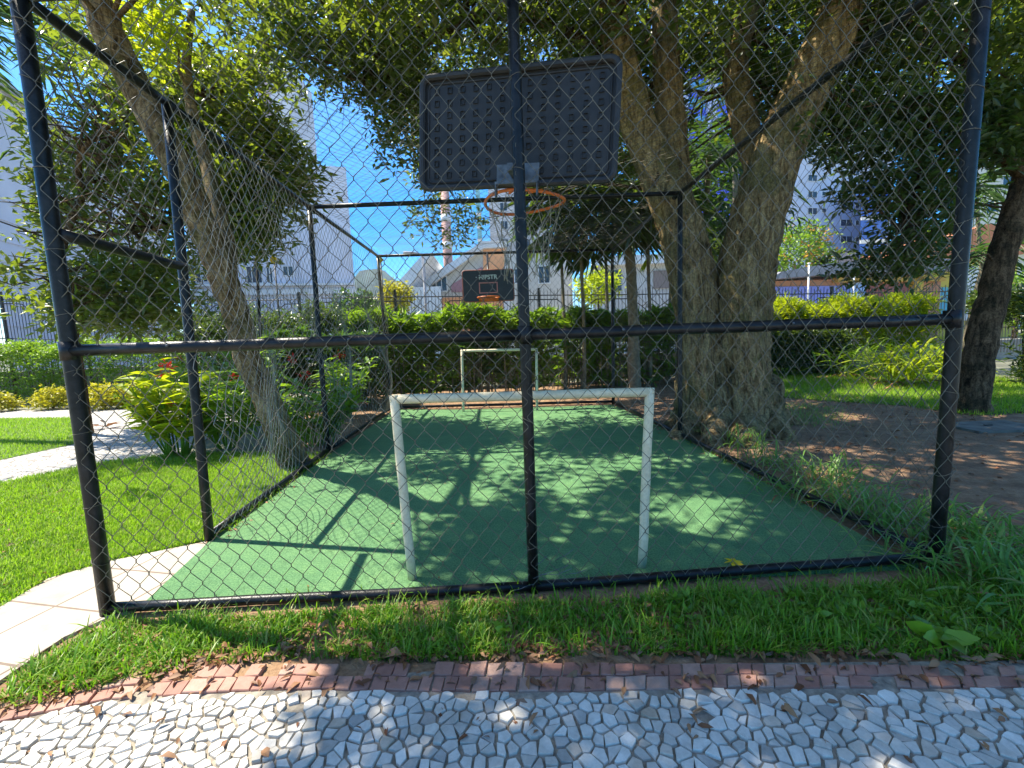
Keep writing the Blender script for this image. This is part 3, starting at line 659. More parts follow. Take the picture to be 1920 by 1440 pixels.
# --- the leaning tree left of the pitch
TL = [(-.3, 3.12, -.1), (-.34, 3.0, .2), (-.42, 2.9, .6), (-.53, 2.9, 1.0), (-.65, 2.9, 1.32), (-.71, 2.85, 1.82), (-.76, 2.76, 2.3), (-.9, 2.71, 2.88), (-1.02, 2.57, 3.51), (-1.3, 2.54, 4.19), (-1.47, 2.46, 4.75), (-1.7, 2.5, 5.6), (-1.9, 2.6, 6.6)]
RL = [.2, .165, .15, .145, .14, .14, .145, .15, .145, .14, .14, .12, .08]
t1 = thing('tree', (-.33, 3.08, 0), 'leaning tree with a bare grey brown trunk and lime green top beside the left netting', 'tree')
q = MB(); p, r = densify(TL, RL, 6, .05); q.tube(p, r, 28, rough=.03, flute=.04)
q.build('trunk', M['bark_a'], t1, True)
q = MB()
lim = [[TL[6]], ]
B1, rb = densify([TL[6], gy(430, 470, 2.95), gy(405, 380, 3.1), gy(385, 300, 3.3), gy(360, 210, 3.6), gy(350, 120, 3.9), gy(360, 20, 4.0)], [.09, .085, .08, .075, .065, .055, .04], 4); q.tube(B1, rb, 10, rough=.05)
B2, rb = densify([TL[11], (-.9, 2.2, 6.2), (.2, 1.6, 6.6), (1.4, 1.2, 6.9)], [.09, .08, .06, .03], 4); q.tube(B2, rb, 8)
B3, rb = densify([TL[11], (-2.2, 3.6, 6.6), (-2.4, 4.6, 7.2)], [.08, .06, .03], 4); q.tube(B3, rb, 8)
# crown: lime clumps round the top of the trunk plus the roof of leaves above the near part of the pitch
Ca = poly_points([(200, 0), (300, -20), (340, 30), (345, 90), (300, 130), (240, 90), (215, 40)], 34, 3.2, 4.2)
Ca2 = poly_points([(60, -20), (200, -40), (190, 40), (130, 90), (95, 50)], 22, 3.0, 4.6)
Cb = keep(np.c_[rng.uniform(-3.2, 2.6, 1500), rng.uniform(-1.6, 3.6, 1500), rng.uniform(5.2, 7.6, 1500)], .06, hol=False)
twigs(q, np.concatenate([Ca, Ca2, Cb]), [TL[6:], B1, B2, B3], 60)
q.build('branch', M['bark_a'], t1, True)
V, F = rosettes(clumpy(Ca, 3, .1), 9, .15, .05, .07); leafobj('sunlit_crown', V, F, M['leaf_lime'], t1)  # sunlight on these clumps is put into the lime leaf colour
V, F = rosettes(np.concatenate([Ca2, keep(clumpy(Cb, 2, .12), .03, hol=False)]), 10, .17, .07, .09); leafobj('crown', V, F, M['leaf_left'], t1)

# --- the slender tree behind the left posts, its crown fills the upper left
t2 = thing('tree', (-5.3, 5.9, 0), 'bushy olive green tree filling the upper left behind the leaning trunk', 'tree')
q = MB(); S2, rs = densify([gz(167, 817, -.05), gy(160, 770, 5.9), gy(150, 700, 5.85), gy(136, 610, 5.8), (-5.2, 5.7, 3.2), (-4.7, 5.7, 4.2), (-4.2, 5.8, 5.2)], [.085, .075, .07, .065, .06, .05, .04], 4); q.tube(S2, rs, 10, rough=.06)
q.build('trunk', M['bark_d'], t2, True)
CL = poly_points([(70, 100), (140, 120), (300, 150), (420, 90), (520, 130), (560, 200), (545, 300), (575, 330), (500, 400), (430, 500), (330, 470), (300, 520), (250, 480), (130, 450), (80, 380), (60, 250)], 430, 4.6, 6.8)
CL2 = poly_points([(-60, 190), (60, 190), (95, 330), (80, 500), (20, 540), (-60, 500)], 100, 3.2, 4.6)
CL3 = poly_points([(130, 450), (300, 500), (340, 540), (300, 600), (210, 610), (120, 590), (60, 560), (130, 520)], 110, 5.4, 6.6)
CL4 = poly_points([(440, 200), (560, 240), (570, 330), (560, 440), (500, 470), (420, 480), (400, 380)], 190, 4.2, 5.6)
CLx = poly_points([(40, 40), (200, 60), (600, 120), (600, 300), (540, 440), (440, 540), (300, 620), (80, 620), (40, 400)], 230, 4.6, 6.8)
CC = np.concatenate([keep(CL, .1, False), keep(CL2, .1, False), keep(CL3, .1, False), keep(CLx, .1, False), keep(CL4, .1)])
q = MB(); Bq, rq = densify([S2[-8], (-3.5, 5.6, 3.6), (-2.6, 5.4, 3.7), (-1.7, 5.3, 3.4)], [.05, .045, .03, .02], 4); q.tube(Bq, rq, 8)
Bq2, rq = densify([S2[-5], (-4.2, 5.2, 4.7), (-3.2, 5.0, 5.2), (-2.2, 4.9, 5.3)], [.05, .04, .03, .02], 4); q.tube(Bq2, rq, 8)
twigs(q, CC, [S2, Bq, Bq2], 150, .011); q.build('branch', M['bark_d'], t2, True)
V, F = rosettes(nobright(keep(clumpy(CC, 3, .22), .1, False)), 11, .19, .07, .08, rich=False); leafobj('crown', V, F, M['leaf_left'], t2)

# --- the big many-stemmed tree right of the pitch
t3 = thing('tree', (5.7, 4.0, 0), 'massive old tree with several thick mossy stems right of the pitch', 'tree')
def limb(px, ys, widths):
    P, R_ = [], []
    for (x, y), Y, wd in zip(px, ys, widths):
        c = gy(x, y, Y); dep = (c-CAM)@FW; P.append(c); R_.append(wd/2*dep/FPX)
    return P, R_
q = MB(); limbs3 = []
def add_limb(px, ys, wd, n=16, rough=.06):
    P, R_ = limb(px, ys, wd); p, r = densify(P, R_, 7, .03); q.tube(p, r, 40, rough=.022, flute=.075); limbs3.append(p)
add_limb([(1318, 835), (1322, 790), (1318, 700), (1308, 600), (1290, 500), (1268, 410), (1230, 320), (1195, 230), (1168, 130), (1150, 40), (1135, -60)], [4, 4, 4, 4.05, 4.1, 4.2, 4.25, 4.3, 4.3, 4.3, 4.3], [116, 90, 80, 78, 82, 76, 66, 60, 56, 52, 48])
add_limb([(1285, 470), (1272, 400), (1264, 300), (1254, 190), (1246, 90), (1242, -60)], [4.2, 4.3, 4.5, 4.6, 4.7, 4.8], [60, 58, 50, 50, 46, 40])
add_limb([(1392, 840), (1394, 780), (1390, 700), (1390, 600), (1397, 500), (1414, 420), (1440, 330), (1474, 240), (1518, 150), (1560, 60), (1600, -60)], [3.75, 3.85, 3.85, 3.85, 3.85, 3.85, 3.8, 3.7, 3.6, 3.5, 3.4], [120, 92, 90, 94, 98, 94, 90, 82, 78, 74, 70])
add_limb([(1355, 840), (1356, 780), (1352, 700), (1345, 630), (1338, 570)], [4.15, 4.15, 4.15, 4.2, 4.25], [130, 110, 100, 90, 60])
add_limb([(1290, 838), (1300, 800), (1312, 720), (1316, 640)], [4.1, 4.1, 4.1, 4.1], [70, 56, 50, 40], 12)
add_limb([(1432, 836), (1424, 800), (1414, 730), (1406, 660)], [3.9, 3.9, 3.95, 4], [70, 50, 46, 40], 12)
for (x, y, Y, x2, y2, w_) in ((1310, 800, 4.0, 1262, 826, 60), (1400, 808, 3.8, 1400, 838, 70), (1430, 800, 3.9, 1488, 826, 64), (1345, 810, 3.9, 1336, 838, 60), (1290, 790, 4.2, 1244, 800, 50), (1440, 790, 4.1, 1500, 795, 50)):
    a_, b_ = gy(x, y-75, Y), gz(x2, y2); c_ = gz(x, y); r0 = w_/2*6.5/FPX; p, r = densify([a_, lerp(a_, c_, .6), lerp(c_, b_, .45)+(0, 0, .05), b_-(0, 0, .06)], [r0, r0*1.1, r0*.75, r0*.35], 5, .05); q.tube(p, r, 20, rough=.03, flute=.06)
add_limb([(1440, 370), (1420, 300), (1395, 220), (1380, 120), (1400, 20), (1440, -60)], [4.0, 4.3, 4.6, 4.8, 5, 5.2], [56, 50, 46, 42, 40, 36], 12)
q.build('trunk', M['bark_b'], t3, True)
q = MB()
lb = [densify([gy(1150, 40, 4.3), (4.2, 3.8, 6.8), (3.2, 3.2, 7.2), (2, 2.6, 7.3), (.6, 2, 7.2)], [.16, .12, .1, .07, .04], 4), densify([gy(1135, -40, 4.3), (3.7, 5, 6.9), (2.4, 5.5, 6.9), (1, 6, 6.8)], [.14, .1, .08, .04], 4),
      densify([gy(1168, 130, 4.3), gy(1060, 60, 4.6), gy(940, 30, 4.8), gy(840, 60, 5.0), gy(770, 110, 5.2), gy(730, 180, 5.3)], [.1, .075, .06, .045, .03, .018], 4),
      densify([gy(1600, -60, 3.4), (8.8, 3.2, 7), (10, 3.4, 7.6)], [.2, .14, .08], 4), densify([gy(1560, 60, 3.5), gy(1640, 40, 3.6), gy(1720, 60, 3.8), gy(1800, 110, 4)], [.1, .08, .06, .03], 4)]
for p, r in lb: q.tube(p, r, 8, rough=.06); limbs3.append(p)
D1 = poly_points([(330, -40), (1150, -60), (1150, 60), (1150, 110), (1050, 100), (800, 105), (790, 150), (770, 190), (720, 120), (650, 190), (600, 160), (560, 140), (480, 120), (400, 60), (340, 40)], 420, 4.0, 6.0)
D2 = poly_points([(695, 110), (790, 100), (800, 350), (770, 320), (720, 260), (690, 270), (705, 190)], 70, 4.6, 5.4)
D3 = poly_points([(1090, 60), (1420, 40), (1400, 130), (1290, 130), (1260, 240), (1300, 330), (1160, 330), (1110, 110)], 230, 5.4, 7.0)
D4 = poly_points([(1370, -20), (1560, -40), (1530, 110), (1440, 300), (1400, 260), (1380, 150)], 150, 5.2, 6.6)
D5 = poly_points([(1540, -40), (1960, -60), (1960, 240), (1820, 300), (1800, 200), (1600, 210), (1520, 260), (1540, 120)], 240, 3.2, 5.2)
D6 = poly_points([(770, 370), (890, 370), (895, 420), (860, 450), (780, 450), (765, 410)], 26, 5.4, 6.2)
Ce = keep(np.c_[rng.uniform(.5, 7.4, 1900), rng.uniform(-1.4, 9.6, 1900), rng.uniform(5.4, 8.0, 1900)], .06, hol=True)
lowpart = keep(np.c_[rng.uniform(5.0, 8.5, 240), rng.uniform(-.5, 3.5, 240), rng.uniform(5.6, 7.6, 240)], .06)
DD = keep(np.concatenate([D1, D2, D3, D4, D5]), .07)
twigs(q, np.concatenate([DD, D6]), limbs3, 190, .013); twigs(q, Ce, limbs3, 60, .015)
# hanging rootlets and twigs against the sky
for i in range(46):
    a = gy(rnd.uniform(560, 800), rnd.uniform(60, 190), rnd.uniform(4.6, 5.3)); l_ = rnd.uniform(.15, .5)
    q.tube([a, a+(rnd.uniform(-.06, .06), 0, -l_*.5), a+(rnd.uniform(-.12, .12), 0, -l_)], [.006, .005, .002], 3)
q.build('branch', M['bark_d'], t3, True)
V1, F = rosettes(keep(clumpy(DD, 3, .17), .03), 10, .14, .055, .08); V2, F = rosettes(keep(clumpy(np.concatenate([Ce, lowpart]), 2, .18), .03, hol=False), 9, .18, .085, .11); V3, F = rosettes(clumpy(D6, 3, .1), 9, .12, .045, .07)
leafobj('crown', np.concatenate([V1, V2, V3]), F, M['leaf_dark'], t3)

# --- the dark tree at the right edge
t4 = thing('tree', gz(1825, 770), 'dark tree with a leaning trunk at the right edge, low hanging black green foliage', 'tree')
q = MB(); P, R_ = limb([(1822, 785), (1826, 730), (1836, 660), (1852, 590), (1874, 500), (1896, 420), (1925, 330), (1960, 200), (1980, 60)], [4.4]*9, [56, 48, 46, 46, 43, 41, 39, 36, 32])
P4_, r = densify(P, R_, 5, .04); q.tube(P4_, r, 12, rough=.05); q.build('trunk', M['bark_d'], t4, True)
q = MB(); lb4 = [densify([P[6], gy(1830, 250, 4.1), gy(1740, 210, 3.9), gy(1660, 210, 3.8), gy(1590, 230, 3.8)], [.12, .09, .07, .05, .03], 4), densify([gy(1740, 210, 3.9), gy(1720, 330, 3.9), gy(1690, 430, 3.9)], [.05, .035, .02], 4)]
for p, r in lb4: q.tube(p, r, 8)
E1 = poly_points([(1510, 190), (1600, 180), (1800, 190), (1830, 330), (1800, 420), (1795, 470), (1740, 520), (1690, 500), (1640, 500), (1620, 430), (1640, 400), (1620, 350), (1560, 340), (1540, 290), (1510, 270)], 250, 3.4, 4.8)
E2 = poly_points([(1810, 180), (1960, 160), (1960, 300), (1830, 330)], 90, 3.4, 4.6)
E3 = poly_points([(1590, 470), (1660, 480), (1690, 505), (1640, 520), (1590, 505)], 16, 3.6, 4.2); E4 = poly_points([(1550, 370), (1640, 360), (1620, 410), (1560, 420)], 18, 3.6, 4.2)
Cf = keep(np.c_[rng.uniform(7, 13, 700), rng.uniform(.5, 8.2, 700), rng.uniform(5.0, 7.4, 700)], .06)
EE = np.concatenate([keep(np.concatenate([E1, E2]), .07), E3, E4]); twigs(q, EE, [P4_]+[l[0] for l in lb4], 90, .012)
q.build('branch', M['bark_d'], t4, True)
V1, F = rosettes(keep(clumpy(EE, 3, .16), .03), 11, .15, .055, .07); V2, F = rosettes(keep(clumpy(Cf, 2, .18), .03, hol=False), 9, .18, .085, .11)
leafobj('crown', np.concatenate([V1, V2]), F, M['leaf_deep'], t4)

# ------------------------------------------------------------------ iron fence and buildings behind
M['iron'] = plain('iron_paint', (.05, .045, .04), .5, .2, .3, 10)
def wall_m(name, col, rough=.85): return plain(name, col, rough, 0, .06, .5)
def fence(pts, label, bars_gap=.11, h0=.25, motif=True):
    f = thing('iron_fence', (*pts[0][:2], 0), label, 'iron fence', 'iron fences behind the hedges')
    for a, b in zip(pts[:-1], pts[1:]):
        a, b = np.array(a, float), np.array(b, float); L = np.linalg.norm((b-a)[:2]); nb = max(1, int(L/bars_gap)); q = MB()
        for i in range(nb):
            c = lerp(a, b, (i+.5)/nb); q.frame((c[0], c[1], 0), (1, 0, 0), (0, 1, 0), (0, 0, 1), (-.007, -.007, h0), (.007, .007, c[2]+(.0 if i % 2 else -.06)))
        for dz in (-.22, -.48, -1.5):
            pts2 = []; c0 = lerp(a, b, 0)
            if dz == -.48 and motif:                     # the lower rail runs down and round a diamond in the middle
                d = .3/L; mm = [(0, -.36), (.5-2.2*d, -.36), (.5-d, -.62), (.5, -.36), (.5+d, -.62), (.5+2.2*d, -.36), (1, -.36)]
                pts2 = [lerp(a, b, t)+(0, -.02, z) for t, z in mm]
                q.tube([lerp(a, b, .5-d)+(0, -.02, -.62), lerp(a, b, .5)+(0, -.02, -.88), lerp(a, b, .5+d)+(0, -.02, -.62)], .016, 5)
            else: pts2 = [a+(0, 0, dz), b+(0, 0, dz)]
            q.tube(pts2, .018, 5)
        q.build('panel', M['iron'], f)
        q = MB(); q.frame((b[0], b[1], 0), (1, 0, 0), (0, 1, 0), (0, 0, 1), (-.035, -.035, -.1), (.035, .035, b[2]+.02)); q.build('post', M['iron'], f)
    return f
def ft(px, py, y): return gy(px, py, y)
fence([ft(-140, 545, 13.0), ft(0, 548, 12.8), ft(150, 552, 12.6), ft(300, 552, 12.6), ft(430, 551, 12.5), ft(560, 549, 12.5)], 'iron fence of thin bars with diamond motif behind the left hedge')
fence([ft(600, 546, 12.4), ft(740, 544, 12.4), ft(870, 543, 12.4), ft(1010, 541, 12.4), ft(1150, 540, 12.4), ft(1290, 538, 12.4)], 'dark iron fence of thin bars behind the fan palm hedge in the middle')
fence([ft(1300, 540, 12.6), ft(1440, 540, 12.6), ft(1560, 538, 12.6), ft(1680, 536, 12.6), ft(1800, 534, 12.6), ft(1960, 530, 12.6)], 'iron fence of thin bars behind the sunlit hedge on the right')
def lowwall(name, x0, x1, y, h, label, mat):
    q = MB(); q.box((x0, y, -.1), (x1, y+.18, h)); o_ = q.build(name, mat); return tag(o_, label, 'wall', 'low garden walls')
lowwall('garden_wall', -22, -5.2, 12.85, 1.0, 'low pale rendered wall under the iron fence on the left', M['concrete'])
lowwall('garden_wall', -5.15, 8.6, 12.7, .75, 'low pale rendered wall glimpsed between the stems of the middle hedge', M['concrete'])
lowwall('garden_wall', 8.65, 26, 12.85, .7, 'low pale rendered wall under the iron fence on the right', M['concrete'])

M['glass_dark'] = plain('window_glass', (.05, .07, .09), .15, 0, .3, 2)
M['glass_blue'] = plain('blue_glass', (.12, .36, .6), .12, .1, .3, .6)
M['trim_white'] = wall_m('white_trim', (.7, .7, .68))
class Bld:
    """a block standing between two image columns; its front runs from depth Y0 to Y1"""
    def __init__(s, name, px0, px1, pyt, Y0, Y1, label, mat, depth=8, zb=-.1, cat='building', wallname='wall'):
        a, b = gy(px0, pyt, Y0), gy(px1, 600, Y1); s.z = a[2]; s.a = np.array([a[0], a[1]]); s.b = np.array([b[0], b[1]])
        s.t = thing(name, ((s.a+s.b)/2)[0:2].tolist()+[0], label, cat); e = s.b-s.a; s.L = np.linalg.norm(e); s.e = e/s.L; s.n = np.array([-s.e[1], s.e[0]])
        da, db = s.a-CAM[:2], s.b-CAM[:2]; q = MB(); q.prism([s.a, s.b, s.b+db/db[1]*depth, s.a+da/da[1]*depth], zb, s.z); s.wall = q.build(wallname, mat, s.t); s.depth = depth
    def f3(s): return (np.array([*s.a, 0]), np.array([*s.e, 0]), np.array([*(-s.n), 0]), np.array([0, 0, 1.]))
    def rect(s, name, u0, u1, z0, z1, mat, d0=0.0, d1=.06, parent=None):
        q = MB(); q.frame(*s.f3(), (u0, d0+.003, z0), (u1, d1, z1)); return q.build(name, mat, parent or s.t)
    def win(s, u, z, w_, h_, glass=None, trim=None, bars=1):
        f = MB(); t_ = .07
        for (x0, x1, z0, z1) in ((u-t_, u, z-t_, z+h_+t_), (u+w_, u+w_+t_, z-t_, z+h_+t_), (u, u+w_, z+h_, z+h_+t_), (u, u+w_, z-t_, z)): f.frame(*s.f3(), (x0, .003, z0), (x1, .09, z1))
        for k in range(bars):
            x = u+w_*(k+1)/(bars+1); f.frame(*s.f3(), (x-.03, .034, z), (x+.03, .075, z+h_))
        o_ = f.build('window', trim or M['trim_white'], s.t); g = MB(); g.frame(*s.f3(), (u, .003, z), (u+w_, .03, z+h_)); g.build('pane', glass or M['glass_dark'], o_)
    def uz(s, px, py):
        v = ray(px, py); A = np.array([[v[0], -s.e[0]], [v[1], -s.e[1]]]); t, u = np.linalg.solve(A, s.a-CAM[:2]); return u, CAM[2]+v[2]*t
    def winpx(s, x0, y0, x1, y1, **k):
        u0, z1 = s.uz(x0, y0); u1, z0 = s.uz(x1, y1); s.win(u0, z0, u1-u0, z1-z0, **k)
    def rectpx(s, name, x0, y0, x1, y1, mat, **k):
        u0, z1 = s.uz(x0, y0); u1, z0 = s.uz(x1, y1); return s.rect(name, u0, u1, z0, z1, mat, **k)
lav = wall_m('pale_lavender_wall', (.64, .64, .7))
A = Bld('building', 332, 670, 296, 38, 41, 'wide pale lavender grey building behind the left trees with barred ground floor windows', lav, 14)
for x0, y0, x1, y1, bars in ((355, 500, 378, 530, 1), (380, 502, 398, 528, 1), (462, 500, 492, 530, 2), (500, 502, 512, 530, 1), (531, 500, 550, 516, 1)): A.winpx(x0, y0, x1, y1, bars=bars)
u0, z0 = A.uz(335, 534); A.rect('ledge', 0, A.L, z0-.2, z0, M['trim_white'], d1=.5)
A.rectpx('fascia', 333, 545, 668, 551, M['trim_white'], d1=.3)
B = Bld('building', 476, 546, 100, 60, 60, 'tall dusky pink tower rising behind the lavender building', wall_m('dusky_pink_wall', (.5, .36, .38)), 12)
B.rect('corner_strip', B.L, B.L+2.4, -.1, B.z-.8, wall_m('cool_grey_wall', (.6, .6, .62)), d0=-8, d1=-.02)
C_ = Bld('building', -70, 330, 120, 17, 36, 'long white building with banded siding at the far left', wall_m('white_siding', (.6, .61, .66)), 10)
for k in range(9): C_.rect('siding_band', 0, C_.L, 1.0+k*.9, 1.05+k*.9, lav, d1=.05)
C_.rect('roof_edge', -.2, C_.L+.2, C_.z, C_.z+.3, wall_m('roof_edge_grey', (.4, .4, .42)), d0=-.6, d1=.4)
for x0, y0, x1, y1 in ((150, 500, 172, 530), (205, 505, 222, 530), (255, 508, 268, 530), (290, 510, 302, 530)): C_.winpx(x0, y0, x1, y1)
# middle distance: mast, glass tower, cream tower, orange house with white gable
q = MB(); ms = thing('mast', gy(833, 600, 70)*(1, 1, 0), 'slim red and white mast standing against the sky', 'mast')
mz = gy(833, 355, 70); q.tube([(mz[0], 70, -.1), (mz[0], 70, mz[2]+3)], .75, 10); q.build('column', plain('salmon_concrete', (.62, .36, .3), .8, 0, .2, .6), ms, True)
for k in range(5):
    q = MB(); z = 3+k*4.2; q.tube([(mz[0], 70, z), (mz[0], 70, z+1.1)], .8, 10); q.build('band', M['trim_white'], ms, True)
Dg = Bld('building', 890, 911, 330, 85, 85, 'narrow green glass tower beside the cream tower', plain('green_glass', (.25, .5, .5), .2, .2, .2, .2), 8)
for k in range(12): Dg.rect('floor_band', 0, Dg.L, 3+k*2.4, 3.5+k*2.4, M['trim_white'])
D2_ = Bld('building', 912, 1035, 280, 78, 80, 'pale cream tower behind the near hoop net', wall_m('cream_wall', (.66, .61, .58)), 10)
for k in range(7):
    for u in (2, 6, 9.3): D2_.win(u, 5+k*3.1, 1.2, 1.3)
H = Bld('house', 778, 945, 560, 34, 34, 'orange house with a steep white gable roof edge behind the far hoop', wall_m('orange_wall', (.8, .38, .18)), 8)
def tri(b_, name, pts, d0, d1, mat):
    q = MB(); o_, ex_, en_, ez_ = b_.f3(); n = len(pts); P = [b_.uz(*p) for p in pts]
    a = [o_+ex_*u+ez_*z+en_*d0 for u, z in P]; b2 = [o_+ex_*u+ez_*z+en_*d1 for u, z in P]
    q.add(a+b2, [tuple(range(n)), tuple(range(n, 2*n))[::-1]]+[(i, n+i, n+(i+1) % n, (i+1) % n) for i in range(n)]); return q.build(name, mat, b_.t)
tri(H, 'gable', [(780, 562), (906, 562), (906, 466), (800, 548)], -8, -.02, wall_m('beige_gable', (.56, .53, .46)))
tri(H, 'gable_end', [(906, 562), (945, 562), (945, 466), (906, 466)], -8, .03, wall_m('orange_gable', (.85, .42, .2)))
tri(H, 'roof', [(755, 556), (905, 455), (950, 455), (950, 466), (908, 468), (775, 560)], -8, .6, M['trim_white'])
tri(H, 'gable_panel', [(846, 548), (846, 534), (904, 500), (904, 548)], 0.01, .05, wall_m('maroon_panel', (.4, .22, .24)))  # maroon panel set on the gable below the roof edge
H.winpx(818, 520, 838, 545, glass=M['glass_dark'])
# small white house with a sloping white roof left of it
H1 = Bld('house', 735, 830, 540, 30, 30, 'small white house with a steep bright roof', wall_m('white_wall', (.68, .68, .67)), 6)
tri(H1, 'roof', [(738, 542), (795, 478), (812, 478), (765, 545)], -6, .4, M['trim_white'])
# cream low houses right of the far hoop
K = Bld('house', 950, 1075, 470, 30, 30, 'cream house wall glimpsed between the palm stems', wall_m('cream_house', (.62, .56, .48)), 8)
K.winpx(1010, 500, 1030, 530); K.winpx(965, 505, 980, 530)
K2 = Bld('house', 1110, 1300, 484, 28, 28, 'grey white house with a long shaded porch behind the palms', wall_m('grey_white_house', (.56, .55, .53)), 8)
K2.rectpx('porch_opening', 1120, 508, 1165, 545, M['glass_dark']); K2.rectpx('shutter', 1225, 508, 1262, 540, wall_m('brown_shutter', (.25, .2, .18)), d1=.12)
K2.rectpx('roof_fascia', 1108, 484, 1300, 494, M['trim_white'], d1=.7)
# blue tower
T_ = Bld('building', 1276, 1392, 122, 75, 78, 'bright blue and white tower seen between the stems of the big tree', wall_m('cobalt_wall', (.07, .13, .72)), 12)
for (y0, y1) in ((148, 170), (182, 204), (214, 234)):
    T_.rectpx('window_band', 1288, y0, 1322, y1, M['glass_blue']); T_.rectpx('window_band', 1342, y0, 1372, y1-6, M['glass_blue'])
for x0, x1 in ((1278, 1287), (1324, 1329), (1334, 1340)): T_.rectpx('pilaster', x0, 140, x1, 330, wall_m('pale_blue_white', (.5, .55, .75)), d1=.5)
# white apartment block with rows of windows
G = Bld('building', 1466, 1660, 120, 62, 66, 'white apartment block with rows of small dark windows right of the big tree', wall_m('cool_white_wall', (.56, .6, .7)), 14)
for r_ in range(9):
    y = 326+r_*0 ; y = 296+31*r_-30
    if y > 470: continue
    G.winpx(1515, y, 1531, y+12, bars=1); G.winpx(1541, y+1, 1548, y+8, bars=0)
    if y > 150: G.winpx(1576, y+22, 1597, y+34, bars=1); G.winpx(1604, y+24, 1610, y+32, bars=0)
    G.winpx(1478, y+4, 1484, y+12, bars=0)
G2 = Bld('building', 1617, 1655, 335, 58, 58, 'cobalt blue tower edge beside the white apartment block', wall_m('cobalt_wall_b', (.06, .16, .5)), 10)
for k in range(4): G2.rect('white_band', 0, G2.L, 6+k*3.1, 6.5+k*3.1, M['trim_white'], d1=.1)
G2.rectpx('blue_sign_band', 1640, 366, 1668, 378, wall_m('bright_blue', (.03, .12, .7)), d1=.5)
Hb = Bld('building', 1516, 1562, 470, 40, 40, 'plain white rooftop block above the mural building', wall_m('white_block', (.72, .7, .68)), 4)
Hb.rect('side_slab', Hb.L, Hb.L+2.0, 0, Hb.z-.1, wall_m('grey_block', (.42, .38, .36)), d0=-4, d1=-.01)
MU = Bld('building', 1425, 1760, 527, 24, 27, 'low building with a purple painted wall and grey tiled roof beyond the right fence', wall_m('brick_orange', (.42, .2, .11)), 6)
MU.rectpx('mural', 1440, 538, 1615, 580, wall_m('violet_mural', (.24, .26, .62)), d1=.05)
MU.rectpx('mural_edge', 1590, 530, 1620, 580, wall_m('light_blue_mural', (.3, .46, .78)), d1=.08)
MU.rectpx('brown_wall', 1625, 534, 1700, 590, wall_m('maroon_brown', (.3, .1, .08)), d1=.05)
MU.rectpx('ochre_pillar', 1704, 520, 1716, 590, wall_m('ochre', (.55, .34, .05)), d1=.4); MU.rectpx('ochre_beam', 1560, 522, 1760, 528, wall_m('ochre_b', (.5, .3, .06)), d1=.4)
tri(MU, 'roof', [(1415, 528), (1440, 514), (1520, 500), (1600, 492), (1770, 490), (1770, 510), (1560, 516)], -3, 1.0, plain('grey_tiles', (.26, .25, .26), .8, 0, .2, 3))
for px, lb_ in ((1517, 'left'), (1601, 'right')):
    pp = thing('utility_pole', gy(px, 600, 20)*(1, 1, 0), 'thin white pole in front of the mural wall, the %s one of two' % ('left' if lb_ == 'left' else 'right'), 'pole', 'thin poles by the mural'); q = MB(); c = gy(px, 495 if lb_ == 'left' else 520, 20); q.tube([(c[0], 20, 0), c], .04, 8); q.build('shaft', M['trim_white'], pp, True); q = MB(); q.tube([c, c+(0, 0, .06)], .07, 8); q.build('cap', M['trim_white'], pp, True)
O = Bld('house', 1700, 1900, 490, 30, 30, 'yellow and white house with a terracotta roof at the far right', wall_m('yellow_wall', (.62, .46, .08)), 8)
tri(O, 'roof', [(1690, 492), (1740, 455), (1830, 425), (1960, 425), (1960, 470), (1800, 492)], -6, .8, plain('terracotta', (.55, .2, .09), .8, 0, .15, 3))
O.rectpx('white_pillar', 1795, 500, 1830, 600, M['trim_white'], d1=.3); O.rectpx('teal_gate', 1750, 540, 1800, 600, wall_m('teal', (.1, .4, .5)), d1=.2); O.winpx(1850, 505, 1880, 530)
P_ = Bld('building', 1812, 1985, 296, 48, 50, 'pale cream block behind the palm at the right edge', wall_m('pale_cream', (.68, .64, .56)), 9)
P_.winpx(1880, 330, 1900, 350); P_.winpx(1850, 380, 1870, 400); P_.rect('balcony', 1, P_.L, 9, 9.6, M['trim_white'], d1=1.2)

# hills far away
q = MB(); hx = np.linspace(-420, 700, 90); V = []; 
for i, x in enumerate(hx):
    h = 40+9*math.sin(i*.23+1.1)+5*math.sin(i*.61)+3*math.sin(i*1.7)+rnd.uniform(-2, 2)+118*math.exp(-((x+235)/95)**2)+70*math.exp(-((x-620)/160)**2); V += [(x, 800, -2), (x, 840, h*.55), (x, 930, h), (x, 1100, h*.9)]
q.add(V, [(i*4+k, (i+1)*4+k, (i+1)*4+k+1, i*4+k+1) for i in range(89) for k in range(3)])
tag(q.build('hills', plain('wooded_hill', (.03, .06, .04), .95, 0, .5, .06), None, True), kind='structure')

# street bits: lamp post, black service post with an arm, yellow signs
lp = thing('street_lamp', gy(793, 560, 22)*(1, 1, 0), 'grey lamp post standing behind the back hedge', 'street lamp'); c = gy(793, 478, 22); q = MB(); q.tube([(c[0], 22, -.1), c], .07, 8); q.build('pole', wall_m('lamp_grey', (.35, .34, .34)), lp, True)
q = MB(); q.tube([c, c+(-.5, -.1, .12), c+(-1.0, -.2, .1)], [.05, .06, .09], 8); q.build('lamp_head', wall_m('lamp_grey_b', (.4, .4, .4)), lp, True)
bp = thing('service_post', gy(487, 660, 7.6)*(1, 1, 0), 'black metal post with a short arm behind the leaning trunk', 'post'); a, b = gy(480, 468, 7.6), gy(489, 640, 7.6); q = MB(); q.tube([(b[0], 7.6, 0), b, a], .035, 8); q.build('shaft', M['pipe'], bp, True)
q = MB(); q.tube([gy(481, 487, 7.6), gy(447, 484, 7.55)], .03, 8); q.build('arm', M['pipe'], bp, True)
